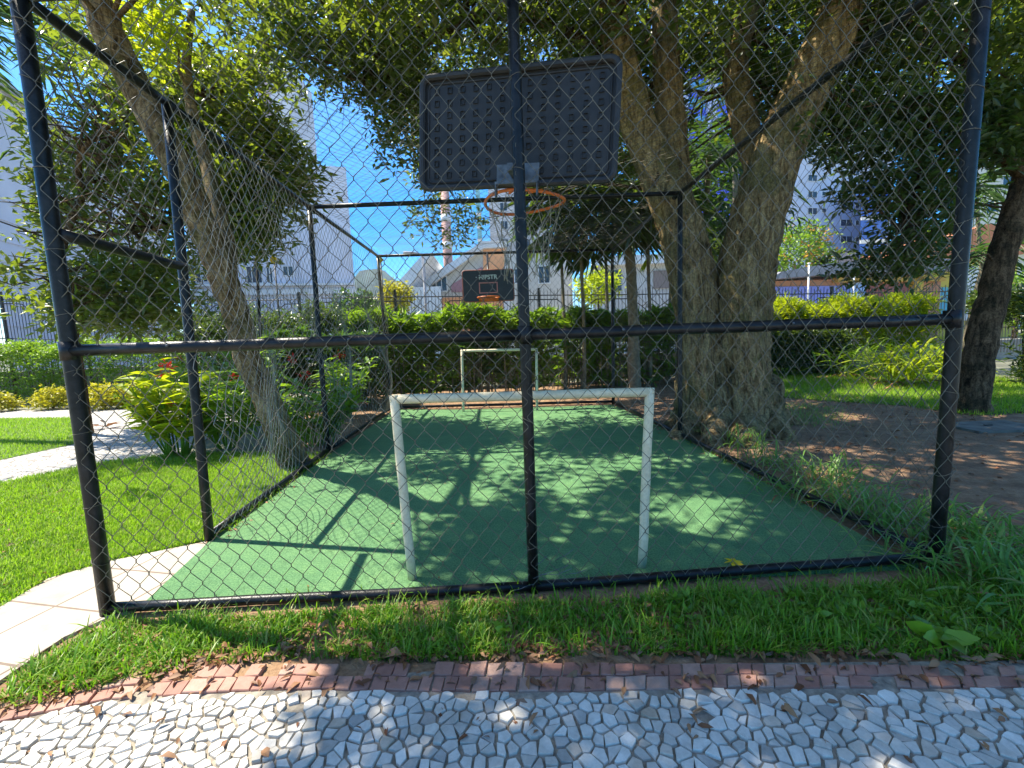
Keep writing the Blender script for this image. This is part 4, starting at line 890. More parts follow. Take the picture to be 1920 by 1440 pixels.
for px, py, Y, nm in ((513, 487, 9.0, 'round yellow sign on a thin pole beside the black post'), (713, 487, 9.2, 'small yellow sign box near the far left corner post of the cage')):
    c = gy(px, py, Y); s_ = thing('yellow_sign', (c[0], c[1], 0), nm, 'sign'); q = MB(); q.tube([(c[0], c[1]+.03, 0), c+(0, .03, 0)], .018, 6); q.build('pole', M['iron'], s_, True)
    q = MB(); q.tube([c+(0, -.015, 0), c+(0, .015, 0)], .09, 14 if px == 513 else 4); q.build('plate', M['yflower'], s_)
cv = thing('drain_cover', gz(1850, 800), 'flat grey concrete cover set in the dirt at the right', 'cover'); q = MB(); c = gz(1850, 800); q.prism([c[:2]+v for v in ((-.45, -.3), (.5, -.35), (.55, .25), (-.4, .3))], -.02, .02); q.build('slab', plain('old_concrete', (.17, .16, .13), .9, 0, .3, 6, .3), cv); q = MB(); q.box((c[0]-.05, c[1]-.03, .023), (c[0]+.05, c[1]+.0, .035)); q.build('lifting_handle', M['iron'], cv)

# ------------------------------------------------------------------ hedges, shrubs and palms
def hedge(name, pts, h, dep, n, mat, label, L=.11, W=.045, k=9, lo=.25, cat='hedge', sp=.07, group=None, fill=.5, stems=30, rich=False, toplump=.12):
    """a row of bushy growth along pts (ground line), leaf bursts over its top and faces"""
    P = np.array([p[:2] for p in pts], float); d = np.r_[0, np.cumsum(np.linalg.norm(np.diff(P, axis=0), axis=1))]; s = rng.uniform(0, d[-1], n)
    x = np.interp(s, d, P[:, 0]); y = np.interp(s, d, P[:, 1]); hh_ = h+toplump*np.sin(s*3.1)+toplump*.7*np.sin(s*7.3+1)
    side = rng.random(n); top = side < fill
    z = np.where(top, hh_*rng.uniform(.86, 1.04, n), hh_*rng.uniform(lo, 1, n)); off = np.where(top, rng.uniform(-.5, .5, n)*dep, -dep*.5+rng.uniform(-.1, .22, n)*dep)
    z = z-np.where(top, (np.abs(off)/dep)**2*h*.25, 0); C = np.c_[x, y+off, z]
    t_ = thing(name, (P.mean(0)[0], P.mean(0)[1], 0), label, cat, group)
    V, F = rosettes(C, k, L, W, sp, .45, rich); leafobj('foliage', V, F, mat, t_)
    q = MB()
    for i in range(stems):
        ss = rng.uniform(0, d[-1]); a = np.array([np.interp(ss, d, P[:, 0]), np.interp(ss, d, P[:, 1])+rnd.uniform(-.3, .3)*dep, 0]); q.tube([a, a+rng.normal(0, .06, 3)*(1, 1, 0)+(0, 0, h*.5), a+rng.normal(0, .12, 3)*(1, 1, 0)+(0, 0, h*.88)], [.016, .012, .006], 5)
    q.build('stems', M['bark_d'], t_); return t_
# left clipped hedge
hedge('hedge', [(-19, 12.6), (-14, 12.3), (-9.5, 11.6), (-6.2, 10.8), (-3.6, 10.2)], 1.75, 1.1, 5200, M['leaf_hedge'], 'long clipped green hedge with a bright top on the far left', .1, .05, 8, .05)
hedge('hedge', [(-6.6, 10.3), (-4.6, 9.6), (-2.4, 9.2), (-1.6, 9.0)], 2.3, 1.2, 1500, M['leaf_deep'], 'dark shady bushes behind the leaning trunk', .13, .05, 8, .05)
# back hedge of lady palms
def fans(C, k, L, W, nm, mat, parent, droop=.25):
    """fan leaves: k narrow blades spreading in a half disc at the end of a stalk"""
    n = len(C); D = rng.normal(0, 1, (n, 3)); D[:, 2] = np.abs(D[:, 2])*.5+.25; D = unit(D); upv = np.tile([0, 0, 1.], (n, 1))+rng.normal(0, .3, (n, 3)); S = unit(np.cross(D, upv))
    an = np.linspace(-1.25, 1.25, k)[None, :, None]; DD_ = D[:, None]*np.cos(an)+S[:, None]*np.sin(an)+np.array([0, 0, -.12])*np.abs(an); PP = np.repeat(C, k, 0)
    V, F = leaves4(PP, DD_.reshape(-1, 3), L*rng.uniform(.75, 1.1, n*k), np.full(n*k, W), droop); return leafobj(nm, V, F, mat, parent)
def fanhedge(pts, h, dep, n, label, mat, L=.3, lo=.35):
    P = np.array(pts, float); d = np.r_[0, np.cumsum(np.linalg.norm(np.diff(P, axis=0), axis=1))]; s = rng.uniform(0, d[-1], n)
    x = np.interp(s, d, P[:, 0]); y = np.interp(s, d, P[:, 1]); z = h*np.where(rng.random(n) < .5, rng.uniform(.8, 1.02, n), rng.uniform(lo, .95, n))+.1*np.sin(s*2.3)
    C = np.c_[x, y+rng.uniform(-.5, .5, n)*dep, z]; C[:, 2] -= .2; t_ = thing('palm_hedge', (*P.mean(0), 0), label, 'hedge'); fans(C, 9, L, .042, 'foliage', mat, t_)
    q = MB()
    for i in range(0, n, 9): a = C[i]*(1, 1, 0); q.tube([a, a*(1, 1, 0)+(0, 0, C[i][2]*.5)+rng.normal(0, .03, 3)*(1, 1, 0), C[i]], [.014, .012, .007], 4)
    q.build('stems', M['stem'], t_); return t_
fanhedge([(-1.7, 9.4), (.5, 9.5), (2.2, 9.4), (3.9, 9.5)], 2.35, 1.0, 900, 'dense lady palm hedge with sunlit fan leaves behind the far goal', M['leaf_hedge'], .36, .15)
fanhedge([(4.1, 10.0), (6.0, 10.0), (7.8, 10.0)], 2.2, .9, 700, 'lady palm hedge behind the thin palm stems right of the far goal', M['leaf_hedge'], .34, .12)
fanhedge([(1.2, 9.0), (2.6, 8.9)], 1.5, .5, 70, 'low spiky palm clump right behind the far goal', M['leaf_palm'], .3, .3)
fanhedge([(-3.2, 8.6), (-1.6, 8.2), (-.5, 7.9)], 1.9, .9, 330, 'grey green palm clump beside the left rear corner of the cage', M['leaf_palm'], .36, .2)
hedge('hedge', [(-2.2, 11.2), (1, 11.4), (4.5, 11.4), (8.6, 11.3)], 1.55, .9, 2600, M['leaf_deep'], 'dark dense undergrowth behind the lady palms', .15, .055, 8, .02)
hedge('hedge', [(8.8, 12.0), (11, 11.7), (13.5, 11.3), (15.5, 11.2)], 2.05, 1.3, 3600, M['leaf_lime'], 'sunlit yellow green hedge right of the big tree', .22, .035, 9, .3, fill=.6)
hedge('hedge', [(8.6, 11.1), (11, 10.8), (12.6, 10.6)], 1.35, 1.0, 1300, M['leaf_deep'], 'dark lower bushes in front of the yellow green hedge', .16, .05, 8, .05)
hedge('hedge', [(13.5, 7.4), (15, 7.6), (18, 8)], 1.9, 1.6, 1500, M['leaf_deep'], 'dark shady bushes behind the leaning trunk at the right edge', .18, .05, 8, .02)
# yellow edging shrubs
ys = [(-5, 757, .5, 'at the left edge'), (100, 752, .55, 'just left of the front corner post'), (195, 752, .62, 'right of the front corner post'), (250, 748, .66, 'partly behind the red flowering clump')]
for px, py, r_, w_ in ys:
    c = gz(px, py+14); C = c+unit(rng.normal(0, 1, (170, 3)))*rng.uniform(.5, 1, (170, 1))*np.array([r_*1.15, r_*.8, r_]); C[:, 2] = np.abs(C[:, 2])+.05
    t_ = thing('yellow_shrub', (c[0], c[1], 0), 'low yellow leaved shrub %s beside the path' % w_, 'shrub', 'yellow shrubs along the path'); V, F = rosettes(C, 8, .1, .055, .05, .3); leafobj('foliage', V, F, M['leaf_yellow'], t_)
    q = MB(); [q.tube([(c[0], c[1], 0), c+(rnd.uniform(-.5, .5), rnd.uniform(-.3, .3), r_*.8)], [.012, .005], 4) for _ in range(9)]; q.build('stems', M['bark_d'], t_)
# long strap leaves: generic
def straps(c, n, L, W, el=(.3, 1.3), arch=.6, seg=5, mat=None, parent=None, name='leaves', spread=.08, stemh=0.0, az=None):
    V = []; t = np.linspace(0, 1, seg+1); F = [(2*i, 2*i+2, 2*i+3, 2*i+1) for i in range(seg)]
    for i in range(n):
        a = rnd.uniform(0, 2*math.pi) if az is None else rnd.gauss(*az); e = rnd.uniform(*el); l_ = L*rnd.uniform(.6, 1.15); w_ = W*rnd.uniform(.7, 1.15); d = np.array([math.cos(a), math.sin(a)])
        b = np.array(c, float)+(rnd.gauss(0, spread), rnd.gauss(0, spread), stemh*rnd.uniform(.2, 1)); hor = l_*math.cos(e)*t+l_*arch*.25*t**2; ver = l_*math.sin(e)*t-l_*arch*t**2.2
        ctr = np.c_[b[0]+d[0]*hor, b[1]+d[1]*hor, np.maximum(.01, b[2]+ver)]; ww = w_*.5*np.sin(np.pi*np.clip(t*.88+.09, 0, 1))**.8
        tw = rnd.uniform(-.5, .5); s_ = np.array([-d[1]*math.cos(tw), d[0]*math.cos(tw), math.sin(tw)]); pr_ = np.empty((2*(seg+1), 3)); pr_[0::2] = ctr-s_*ww[:, None]; pr_[1::2] = ctr+s_*ww[:, None]; V.append(pr_)
    return npgrid(name, np.array(V), F, mat, parent, True)
# red flowering ginger clump, left
for (px, py, n, L, lab) in ((300, 868, 95, .75, 'leafy ginger clump with red flower spikes beside the path'), (400, 850, 70, .7, 'broad leaved clump between the second post and the leaning trunk'), (585, 845, 60, .6, 'dark broad leaved clump right of the leaning trunk foot'), (455, 806, 60, .6, 'tall broad leaved clump standing behind the leaning trunk'), (345, 815, 60, .6, 'leafy clump behind the red flowering ginger'), (640, 792, 60, .6, 'dark clump near the third post of the left fence')):
    c = gz(px, py); c = c+(-.1 if px == 585 else 0, .35, 0); t_ = thing('ginger_plant', (c[0], c[1], 0), lab, 'plant', 'broad leaved plants by the leaning tree')
    sh_ = {300: .85, 400: .8, 585: .62, 455: 1.15, 345: 1.0, 640: .8}[px]; c = c+((0, 0, 0) if px in (300, 400, 585) else (-.15, .25, 0))
    V = []; q = MB()
    for s_ in range(26 if px == 300 else 20):
        a = rnd.uniform(0, 6.28); tilt = rnd.uniform(.1, .75); top = c+(math.cos(a)*tilt*1.0, math.sin(a)*tilt*.7, rnd.uniform(.75, 1.3)*sh_*1.15); b = c+(math.cos(a)*.12, math.sin(a)*.12, 0); q.tube([b, lerp(b, top, .5)+(0, 0, .06), top], [.014, .011, .006], 5)
        for k in range(11):
            tt = .3+.7*k/10; p = lerp(b, top, tt); V.append((p, a+(math.pi/2 if k % 2 else -math.pi/2)+rnd.uniform(-.4, .4)))
    P = np.array([v[0] for v in V]); az = np.array([v[1] for v in V]); D = np.c_[np.cos(az), np.sin(az), rng.uniform(.1, .7, len(az))]; LV, F = leaves(P, D, rng.uniform(.3, .5, len(P)), rng.uniform(.06, .09, len(P)), .18, .28)
    leafobj('leaves', LV, F, M['leaf_lime'] if px == 300 else M['leaf_broad'] if px in (400, 345) else M['leaf_hedge'], t_); q.build('stems', M['leaf_broad'], t_)
    fl = {300: [(315, 690), (308, 685), (318, 760), (305, 705), (285, 790)], 400: [(385, 742), (440, 705), (545, 672)], 585: [(570, 700), (636, 665)], 455: [(470, 660)], 345: [(335, 672)], 640: []}[px]
    for fx, fy in fl:
        f = gy(fx, fy, c[1]-.1); q2 = MB()
        Cf_ = f+rng.normal(0, 1, (14, 3))*(.035, .03, .02); V2, F2 = leaves4(Cf_, rng.normal(0, 1, (14, 3))+(.4, 0, .2), np.full(14, .07), np.full(14, .03)); leafobj('flower', V2, F2, M['flower'], t_)
# long leaved clumps at the right
for (px, py, n, L, W, lab) in ((1690, 722, 170, 1.35, .06, 'big arching strap leaved clump beside the right corner post'), (1600, 705, 110, 1.2, .055, 'arching strap leaved clump in the sunny grass'), (1745, 715, 70, 1.2, .07, 'blue green strap leaved plant just left of the right post')):
    c = gz(px, py); t_ = thing('strap_leaf_plant', (c[0], c[1], 0), lab, 'plant', 'strap leaved clumps on the right'); straps(c, n, L, W, (.5, 1.4), .55, 6, M['leaf_lime'] if px == 1690 else M['leaf_hedge'] if px == 1600 else M['leaf_palm'], t_, spread=.35, stemh=.5)
    straps(c, 22, L*.6, W*.8, (.1, .6), .5, 4, M['litter'], t_, 'dry_leaves', .3)
# grass like tufts along the outer side of the right rail
tufts = [(1385, 835, .5, 60), (1440, 870, .45, 70), (1545, 905, .55, 110), (1600, 950, .5, 80), (1660, 985, .5, 90), (1480, 930, .4, 50), (1700, 1010, .45, 70), (1810, 1010, .5, 100), (1860, 1080, .5, 70), (1785, 1075, .45, 80), (1900, 1040, .5, 70), (1930, 1130, .42, 50), (1340, 815, .35, 40)]
places = ['by the root of the big tree', 'second along the rail from the big tree', 'tallest, pale green, halfway along the right rail', 'behind the tall pale tuft', 'near the right corner post inside the bend', 'thin one leaning against the bottom rail', 'touching the left side of the right post', 'just right of the right post, sunlit', 'dark and sprawling below the right post', 'at the very foot of the right post', 'at the right edge above the sprawling tuft', 'lowest at the right edge of the grass strip', 'smallest, left of the big root']
for (px, py, L, n), w_ in zip(tufts, places):
    c = gz(px, py); t_ = thing('grass_tuft', (c[0], c[1], 0), 'long bladed grass tuft, %s' % w_, 'grass tuft', 'long grass tufts along the right rail'); straps(c, int(n*1.15), L*1.0, .014, (.5, 1.5), .5, 5, M['grass_tuft'], t_, 'blades', .15); straps(c, n//4, L*.7, .012, (.1, .9), .5, 4, M['litter'], t_, 'dry_blades', .1)

# palms
def palm(base, top, r, nf, L, label, mat, fan=True, dead=3, group='slim palms at the back of the pitch', kl=14, wd=.05):
    base = np.array(base, float); top = np.array(top, float); t_ = thing('palm_tree', base, label, 'palm', group); q = MB(); p, rr_ = densify([base-(0, 0, .1), lerp(base, top, .35)+(.03, 0, 0), lerp(base, top, .7), top], [r*1.25, r, r*.9, r*.8], 6, .06); q.tube(p, rr_, 9, rough=.08); q.build('trunk', M['stem'], t_, True)
    q = MB(); V = []
    for i in range(nf):
        a = 2*math.pi*i/nf+rnd.uniform(-.3, .3); e = rnd.uniform(-.35, 1.1); st = L*rnd.uniform(.5, .7); d = np.array([math.cos(a)*math.cos(e), math.sin(a)*math.cos(e), math.sin(e)])
        if fan:
            m_ = top+d*st*.5+(0, 0, .05); tip = top+d*st-(0, 0, .12*st); q.tube([top, m_, tip], [.014, .01, .007], 4); fd = unit(tip-m_-np.array([0, 0, .15*st])); S = unit(np.cross(fd, (0, 0, 1))); 
            for ang in np.linspace(-1.7, 1.7, kl):
                dd = fd*math.cos(ang)+S*math.sin(ang); V.append((tip, dd+(0, 0, -.25*abs(ang)), L*.5, wd, .35))
        else:
            prev = top; tot = []
            for s_ in range(14):
                tt = (s_+1)/14; pnt = top+d*L*tt-(0, 0, .75*L*tt**2.1); tot.append(pnt); S = unit(np.cross(d, (0, 0, 1)))
                for sd in (1, -1):
                    V.append((pnt, S*sd*.8+d*.6+(0, 0, -.35), L*.36*(1-.6*abs(tt-.45)), .028, .3))
            q.tube([top]+tot, list(np.linspace(.016, .004, 15)), 4)
    q.build('stalks', M['leaf_palm'], t_)
    P = np.array([v[0] for v in V]); D = np.array([v[1] for v in V]); LL = np.array([v[2] for v in V])*rng.uniform(.85, 1.1, len(V)); WW = np.array([v[3] for v in V]); LV, F = leaves4(P, D, LL, WW, .22); leafobj('fronds', LV, F, mat, t_); return t_
def pt_(px, py, Y): return gy(px, py, Y)
palm(gz(1060, 730), pt_(1052, 440, 9.6), .045, 20, 1.5, 'slim palm with the leftmost stem of the group behind the pitch', M['leaf_palm'])
palm(gz(1095, 730), pt_(1088, 400, 9.4), .05, 30, 1.9, 'slim palm second from the left behind the pitch', M['leaf_deep'])
palm(gz(1190, 735), pt_(1180, 420, 8.9), .14, 34, 2.0, 'thick stemmed palm near the rear right corner of the cage', M['leaf_deep'])
palm(gz(1219, 722), pt_(1214, 400, 9.9), .05, 26, 1.8, 'slim palm right of the thick palm', M['leaf_palm'])
palm(gz(1140, 705), pt_(1132, 330, 11), .05, 32, 2.3, 'taller palm with a dark crown above the rear corner', M['leaf_deep'])
palm(gz(1250, 712), pt_(1262, 455, 10.4), .06, 13, 1.3, 'short palm with yellowing fronds beside the big trunk', M['leaf_lime'], wd=.035)
palm(gz(1308, 700), pt_(1330, 290, 9.5), .09, 16, 2.0, 'feather palm between the stems of the big tree', M['leaf_palm'], False, group='feather palms')
palm(gz(1380, 690), pt_(1378, 150, 12), .1, 16, 2.6, 'tall feather palm in front of the blue tower', M['leaf_deep'], False, group='feather palms')
palm(gy(1856, 600, 10)*(1, 1, 0), pt_(1830, 350, 10), .05, 13, 1.8, 'thin feather palm left of the dark leaning trunk', M['leaf_palm'], False, group='feather palms')
palm(gy(1795, 640, 9)*(1, 1, 0), pt_(1850, 470, 9), .06, 11, 1.3, 'young spiky palm behind the right corner post', M['leaf_palm'], False, group='feather palms')
palm(gy(-160, 600, 6)*(1, 1, 0), pt_(-95, 30, 6), .14, 16, 2.0, 'palm beyond the left edge with one frond hanging into view', M['leaf_palm'], False, group='feather palms')

# far trees
def roundtree(px, py, Y, r, h0, mat, label, n=260, L=.4, fl=None):
    c = gy(px, py, Y); t_ = thing('tree', (c[0], c[1], 0), label, 'tree'); q = MB(); q.tube([(c[0], c[1], -.1), (c[0]+.1, c[1], c[2]*.5), c], [r*.09, r*.07, r*.03], 8); q.build('trunk', M['bark_d'], t_, True)
    C = c+unit(rng.normal(0, 1, (n, 3)))*rng.uniform(.55, 1.02, (n, 1))**.6*np.array([r, r, r*h0])*(1+.12*np.sin(np.arange(n))[:, None]); V, F = rosettes(C, 9, L, L*.5, L*.6, .3); leafobj('crown', V, F, mat, t_)
    if fl is not None:
        Cf2 = c+unit(rng.normal(0, 1, (40, 3))+(-.3, -1.2, .2))*np.array([r, r, r*h0])*1.02; V, F = rosettes(Cf2, 7, L*.6, L*.3, L*.5, .3); leafobj('blossom', V, F, fl, t_)
roundtree(1490, 490, 33, 2.7, 1.0, M['leaf_hedge'], 'round green tree with orange blossom below the white apartment block', 420, .4, M['orange'] if False else leafmat('orange_blossom', [(.5, .22, .03), (.6, .32, .05)], (.7, .4, .05), .2))
roundtree(1338, 372, 15, 1.75, 1.25, M['leaf_palm'], 'dark leafy tree filling the gap between the big tree stems', 420, .34)
roundtree(1345, 500, 14, 1.1, 1.2, M['leaf_deep'], 'low dark bush seen through the fork of the big tree', 200, .28)
roundtree(742, 560, 20, .75, .9, M['leaf_yellow'], 'small bright yellow bush left of the far hoop', 150, .22)
roundtree(1120, 540, 22, 1.1, .8, M['leaf_lime'], 'round lime green bush behind the palm stems', 180, .25)
roundtree(690, 590, 16, .8, .8, M['leaf_deep'], 'dark bush behind the left rear corner of the cage', 150, .25)
roundtree(1745, 470, 38, 2.4, .8, M['leaf_hedge'], 'green tree in front of the terracotta roof', 260, .4)
roundtree(1905, 560, 19, 1.3, .9, M['leaf_hedge'], 'leafy bush by the yellow house at the right edge', 220, .25)
roundtree(660, 590, 13.5, .8, .9, M['leaf_palm'], 'grey green bush beside the left rear post', 150, .2)

# ------------------------------------------------------------------ grass, weeds and fallen leaves
def scatter_poly(P, n):
    P = np.array(P); lo, hi = P.min(0), P.max(0); out = np.zeros((0, 2))
    while len(out) < n:
        q = rng.uniform(lo, hi, (n*2, 2)); out = np.r_[out, q[inpoly(q[:, 0], q[:, 1], P)]]
    return out[:n]
def blades(name, XY, h, w_, mat, label, z0=0.0, lean=.5, seg=2, cat='grass'):
    n = len(XY); a = rng.uniform(0, 2*math.pi, n); d = np.c_[np.cos(a), np.sin(a)]; s_ = np.c_[-d[:, 1], d[:, 0]]
    h = h*rng.uniform(.55, 1.25, n) if np.isscalar(h) else h; ln = h*np.abs(rng.normal(lean, .3, n)); V = []; t = np.linspace(0, 1, seg+1)
    wd = w_*rng.uniform(.6, 1.3, n)
    cols = []
    for tt in t[:-1]:
        c = XY+d*(ln*tt**1.7)[:, None]; z = z0+h*tt*(1-.25*tt*ln/h); ww = wd*.5*(1-tt*.45)
        cols += [np.c_[c-s_*ww[:, None], z], np.c_[c+s_*ww[:, None], z]]
    c = XY+d*ln[:, None]; cols.append(np.c_[c, z0+h*(1-.3*np.minimum(1.5, ln/h))])
    V = np.stack(cols, 1); k = seg*2; F = []
    for i in range(seg-1): F += [(2*i, 2*i+1, 2*i+3), (2*i, 2*i+3, 2*i+2)]
    F += [(k-2, k-1, k)]; o_ = npgrid(name, V, F, mat); return tag(o_, label, cat, None, 'stuff')
def fade(P, poly, n, power=1.6, ref=3.2):
    """more blades near the lens than far off"""
    q = scatter_poly(poly, n*3); d = np.linalg.norm(q-CAM[:2], axis=1); return q[rng.random(len(q)) < np.minimum(1, (ref/d)**power)][:n]
lp_ = np.array(lawn_poly)
XY = fade(None, lp_, 130000, 1.5, 3.4); pn = np.sin(XY[:, 0]*2.3+1.7*np.sin(XY[:, 1]*1.9))*np.sin(XY[:, 1]*3.1+np.sin(XY[:, 0]*4.7))+.6*np.sin(XY[:, 0]*11+2*np.sin(XY[:, 1]*7))*np.sin(XY[:, 1]*13); XY = XY[rng.random(len(XY)) < .75+.4*pn]; far_ = np.linalg.norm(XY-CAM[:2], axis=1)
blades('lawn_grass', XY, .038*(1+.06*far_)*rng.uniform(.6, 1.3, len(XY)), .0045*1.6, M['grass'], 'short bright lawn grass left of the pitch', -.004, .55)
XY = scatter_poly(island_poly, 26000); blades('island_grass', XY, .06, .011, M['grass'], 'short bright grass on the lawn island between the paths', -.003, .5, 1)
RB = wpoly([(1425, 690), (1440, 742), (1560, 752), (1700, 760), (1800, 775), (1840, 778), (1930, 772), (1990, 735), (1800, 690), (1760, 690)])
sheet('sunny_lawn', ccw(RB), -.003, M['lawn'])
XY = scatter_poly(RB, 36000); XY = XY+rng.normal(0, .12, XY.shape); blades('sunny_grass', XY, .085, .014, M['grass'], 'sunlit grass in front of the hedge on the right', -.003, .5, 1)
patch = wpoly([(1440, 755), (1560, 760), (1560, 800), (1480, 790)]); XY = scatter_poly(patch, 2500); blades('thin_grass', XY+rng.normal(0, .2, XY.shape), .05, .008, M['grass_tuft'], 'thin grass patches on the shaded dirt', -.01, .6, 1)
# front strip, uneven and weedy
FS = wpoly([(-60, 1330), (30, 1270), (200, 1166), (560, 1150), (1000, 1128), (1500, 1106), (1760, 1085), (1990, 1080), (2200, 1235), (1900, 1238), (1500, 1230), (1120, 1226), (960, 1232), (760, 1240), (640, 1232), (480, 1236), (250, 1274), (60, 1326)])
q = scatter_poly(FS, 38000); dn_ = np.sin(q[:, 0]*5.1+1)*np.sin(q[:, 1]*13+q[:, 0]*2)+.5*np.sin(q[:, 0]*13); q = q[rng.random(len(q)) < .6+.45*dn_]
hgt = 1.15*(.034+.05*rng.random(len(q))**2+.012*np.sin(q[:, 0]*4)+.01*np.sin(q[:, 0]*17+q[:, 1]*9))*(1+.3*(q[:, 0] > 3.2)); blades('strip_grass', q, hgt, .0075, M['grass_front'], 'weedy green grass strip between the cage and the stone border', -.012, .65, 3)
q = scatter_poly(FS, 900); blades('tall_strip_grass', q, .06+.1*rng.random(900)**1.8, .011, M['grass_front'], 'taller grass blades standing in the strip along the bottom rail', -.012, .7, 4)
XYe = np.array([lerp(np.array(a[:2]), np.array(b[:2]), rnd.random())+rng.normal(0, .05, 2) for a, b in ((FLb, FCb), (FCb, FRb), (P2b, P3b), (P2b, P3b), (R3b, FRb)) for _ in range(210)])
XYe = XYe[(XYe[:, 1] > .8) | (XYe[:, 1] < .02)]
blades('rail_grass', XYe, .09, .009, M['grass_front'], 'grass growing up against the bottom rails', -.01, .6, 3)
# broad leaved weeds in the strip
wq = scatter_poly(wpoly([(1250, 1130), (1700, 1105), (1850, 1120), (1880, 1215), (1500, 1215), (1250, 1200)]), 170); C = np.c_[wq, rng.uniform(.0, .05, 170)]
n = 170*6; D = rng.normal(0, 1, (n, 3)); D[:, 2] = np.abs(D[:, 2])*.5+.2; V, F = leaves(np.repeat(C, 6, 0), D, rng.uniform(.03, .065, n), rng.uniform(.018, .034, n), .12, .2)
tag(leafobj('ground_weeds', V, F, M['leaf_hedge'], None), 'low broad leaved weeds in the right half of the grass strip', 'weeds', None, 'stuff')
for px, py, sc, w_ in ((1760, 1215, 1.5, 'largest, at the right end of the strip'), (945, 1195, .75, 'small, in front of the middle post'), (1720, 1150, .9, 'behind the largest weed')):
    c = gz(px, py); t_ = thing('broadleaf_weed', (c[0], c[1], 0), 'pale green broad leaved weed, %s' % w_, 'weed', 'broad leaved weeds'); n = 6; a = np.arange(n)*2*math.pi/n+.4
    D = np.c_[np.cos(a), np.sin(a), np.full(n, .55)]; V, F = leaves(np.tile(c+(0, 0, .04), (n, 1)), D, np.full(n, .1*sc)*rng.uniform(.6, 1, n), np.full(n, .05*sc), .12, .3); leafobj('leaves', V, F, M['leaf_broad'], t_); q2 = MB(); q2.tube([c-(0, 0, .01), c+(0, 0, .045)], .003, 5); q2.build('stem', M['leaf_broad'], t_)
# dry leaves: a litter of small ones, and the bigger ones as things of their own
def dry(XY, L, zz=.004):
    n = len(XY); a = rng.uniform(0, 6.28, n); D = np.c_[np.cos(a), np.sin(a), rng.uniform(-.05, .35, n)]; L = L*rng.uniform(.5, 1.2, n); return leaves(np.c_[XY, np.full(n, zz)+rng.uniform(0, .012, n)], D, L, L*rng.uniform(.28, .5, n), .25, .3)
edge = np.array([gxy(x, np.interp(x, [0, 60, 250, 480, 640, 760, 960, 1120, 1500, 1920], [1332, 1317, 1262, 1226, 1218, 1228, 1224, 1218, 1226, 1236])+rng.normal(0, 8)) for x in rng.uniform(-60, 1990, 620)])
pts_l = [edge, scatter_poly(FS, 1000), scatter_poly(wpoly([(0, 1325), (200, 1272), (480, 1246), (960, 1243), (1920, 1250), (1920, 1292), (960, 1298), (480, 1296), (200, 1312), (0, 1356)]), 170), scatter_poly(wpoly([(0, 1400), (300, 1300), (900, 1290), (1900, 1290), (1900, 1430), (0, 1438)]), 34), scatter_poly(lp_, 240)]
for a, b in ((P3b, P4b), (P4b, R4b), (R4b, R3b), (R3b, FRb), (P2b, P3b)): pts_l.append(np.array([lerp(a[:2], b[:2], rnd.random())+rng.normal(0, .07, 2) for _ in range(130)]))
V, F = dry(np.concatenate(pts_l), .055); tag(leafobj('leaf_litter', V, F, M['litter'], None), 'small dry brown leaves along the stone border and the rails', 'dead leaves', None, 'stuff')
V, F = dry(scatter_poly(np.array([(5.1, .3), (13, .5), (12, 9), (5.6, 8.6), (5.1, 4)]), 1900), .075, -.01); tag(leafobj('dirt_litter', V, F, M['litter'], None), 'dry leaves scattered over the dirt on the right', 'dead leaves', None, 'stuff')
V, F = dry(scatter_poly(COURT, 60), .03, .014); tag(leafobj('pitch_litter', V, F, M['litter'], None), 'tiny dry bits lying on the green pitch', 'dead leaves', None, 'stuff')
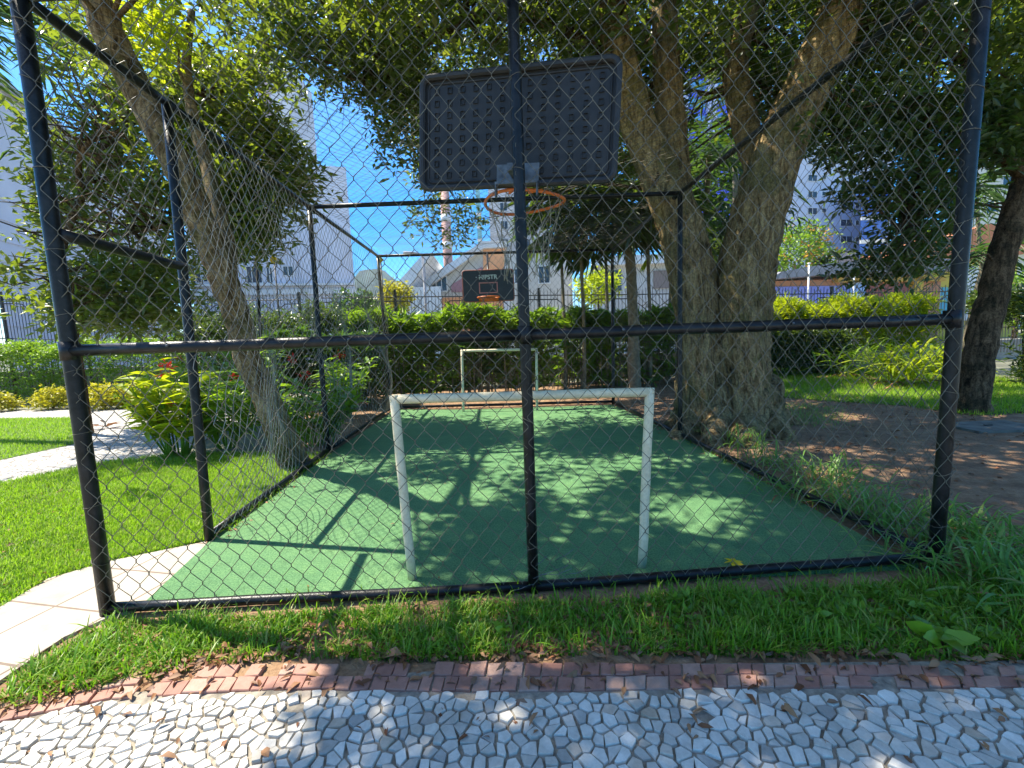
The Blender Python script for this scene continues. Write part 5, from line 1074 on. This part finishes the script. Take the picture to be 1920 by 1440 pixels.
big = [(755, 1238, .11, 'large curled brown leaf on the stone border left of the middle post'), (690, 1215, .08, 'upright tan leaf in the grass left of the large curled one'), (372, 1168, .06, 'tan leaf caught in the grass near the left corner post'), (618, 1172, .06, 'brown leaf standing in the grass strip under the first bay'), (722, 1185, .06, 'tan leaf in the grass below the left goal post'), (505, 1430, .07, 'brown leaf on the white stones at the bottom edge'),
       (290, 1372, .07, 'brown leaf on the sunlit white stones at lower left'), (170, 1335, .08, 'dry leaf on the stones at the far lower left'), (1010, 1345, .05, 'reddish leaf on the shaded stones below the middle post'), (1290, 1350, .06, 'small brown leaf among the shaded stones'), (1290, 1370, .045, 'tan leaf just below the small brown leaf on the stones'), (1470, 1330, .06, 'brown leaf on the shaded stones right of centre'),
       (1540, 1262, .08, 'orange brown leaf lying on the red border stones'), (1740, 1262, .08, 'curled leaf on the red border at the right'), (1210, 1150, .07, 'brown leaf in the grass right of the middle post'), (1225, 1158, .05, 'smaller brown leaf next to one in the grass right of the middle post'), (905, 1200, .06, 'pale pod like leaf in the strip left of the middle post'), (820, 1215, .07, 'pale curled pod at the edge of the grass strip')]
for px, py, L, lab in big:
    c = gxy(px, py); V, F = dry(np.array([c]), L*1.15, .02); tag(leafobj('fallen_leaf', V, F, M['litter'], None), lab, 'fallen leaf', 'larger fallen leaves')
c = gz(1375, 1058, .014); n = 6; a = np.arange(n)*2*math.pi/n; V, F = leaves(np.tile(c+(0, 0, .01), (n, 1)), np.c_[np.cos(a), np.sin(a), np.full(n, .35)], np.full(n, .06), np.full(n, .03), .1, .3)
tag(leafobj('fallen_flower', V, F, M['yflower'], None), 'yellow star shaped flower lying on the pitch right of the near goal', 'flower')
c = gz(197, 803); n = 5; a = np.array([.2, 1.2, 2.2, 3.3, 4.6]); V, F = leaves(np.tile(c+(0, 0, .02), (n, 1)), np.c_[np.cos(a), np.sin(a), np.full(n, .5)], np.full(n, .32), np.full(n, .12), .1, .3)
tag(leafobj('fallen_frond', V, F, M['litter'], None), 'pale reddish dry frond lying on the path behind the left corner post', 'fallen frond')

# ------------------------------------------------------------------ the air
hm_ = bpy.data.materials.new('haze'); hm_.use_nodes = True; t = hm_.node_tree; t.nodes.clear(); ou = t.nodes.new('ShaderNodeOutputMaterial'); pv_ = t.nodes.new('ShaderNodeVolumePrincipled')
pv_.inputs['Color'].default_value = (.72, .86, 1, 1); pv_.inputs['Density'].default_value = .00022; pv_.inputs['Anisotropy'].default_value = .3; t.links.new(pv_.outputs[0], ou.inputs['Volume'])
q = MB(); q.box((-950, -70, -3.2), (950, 1560, 190)); tag(q.build('haze', hm_), kind='stuff', label='thin haze in the air', cat='haze')
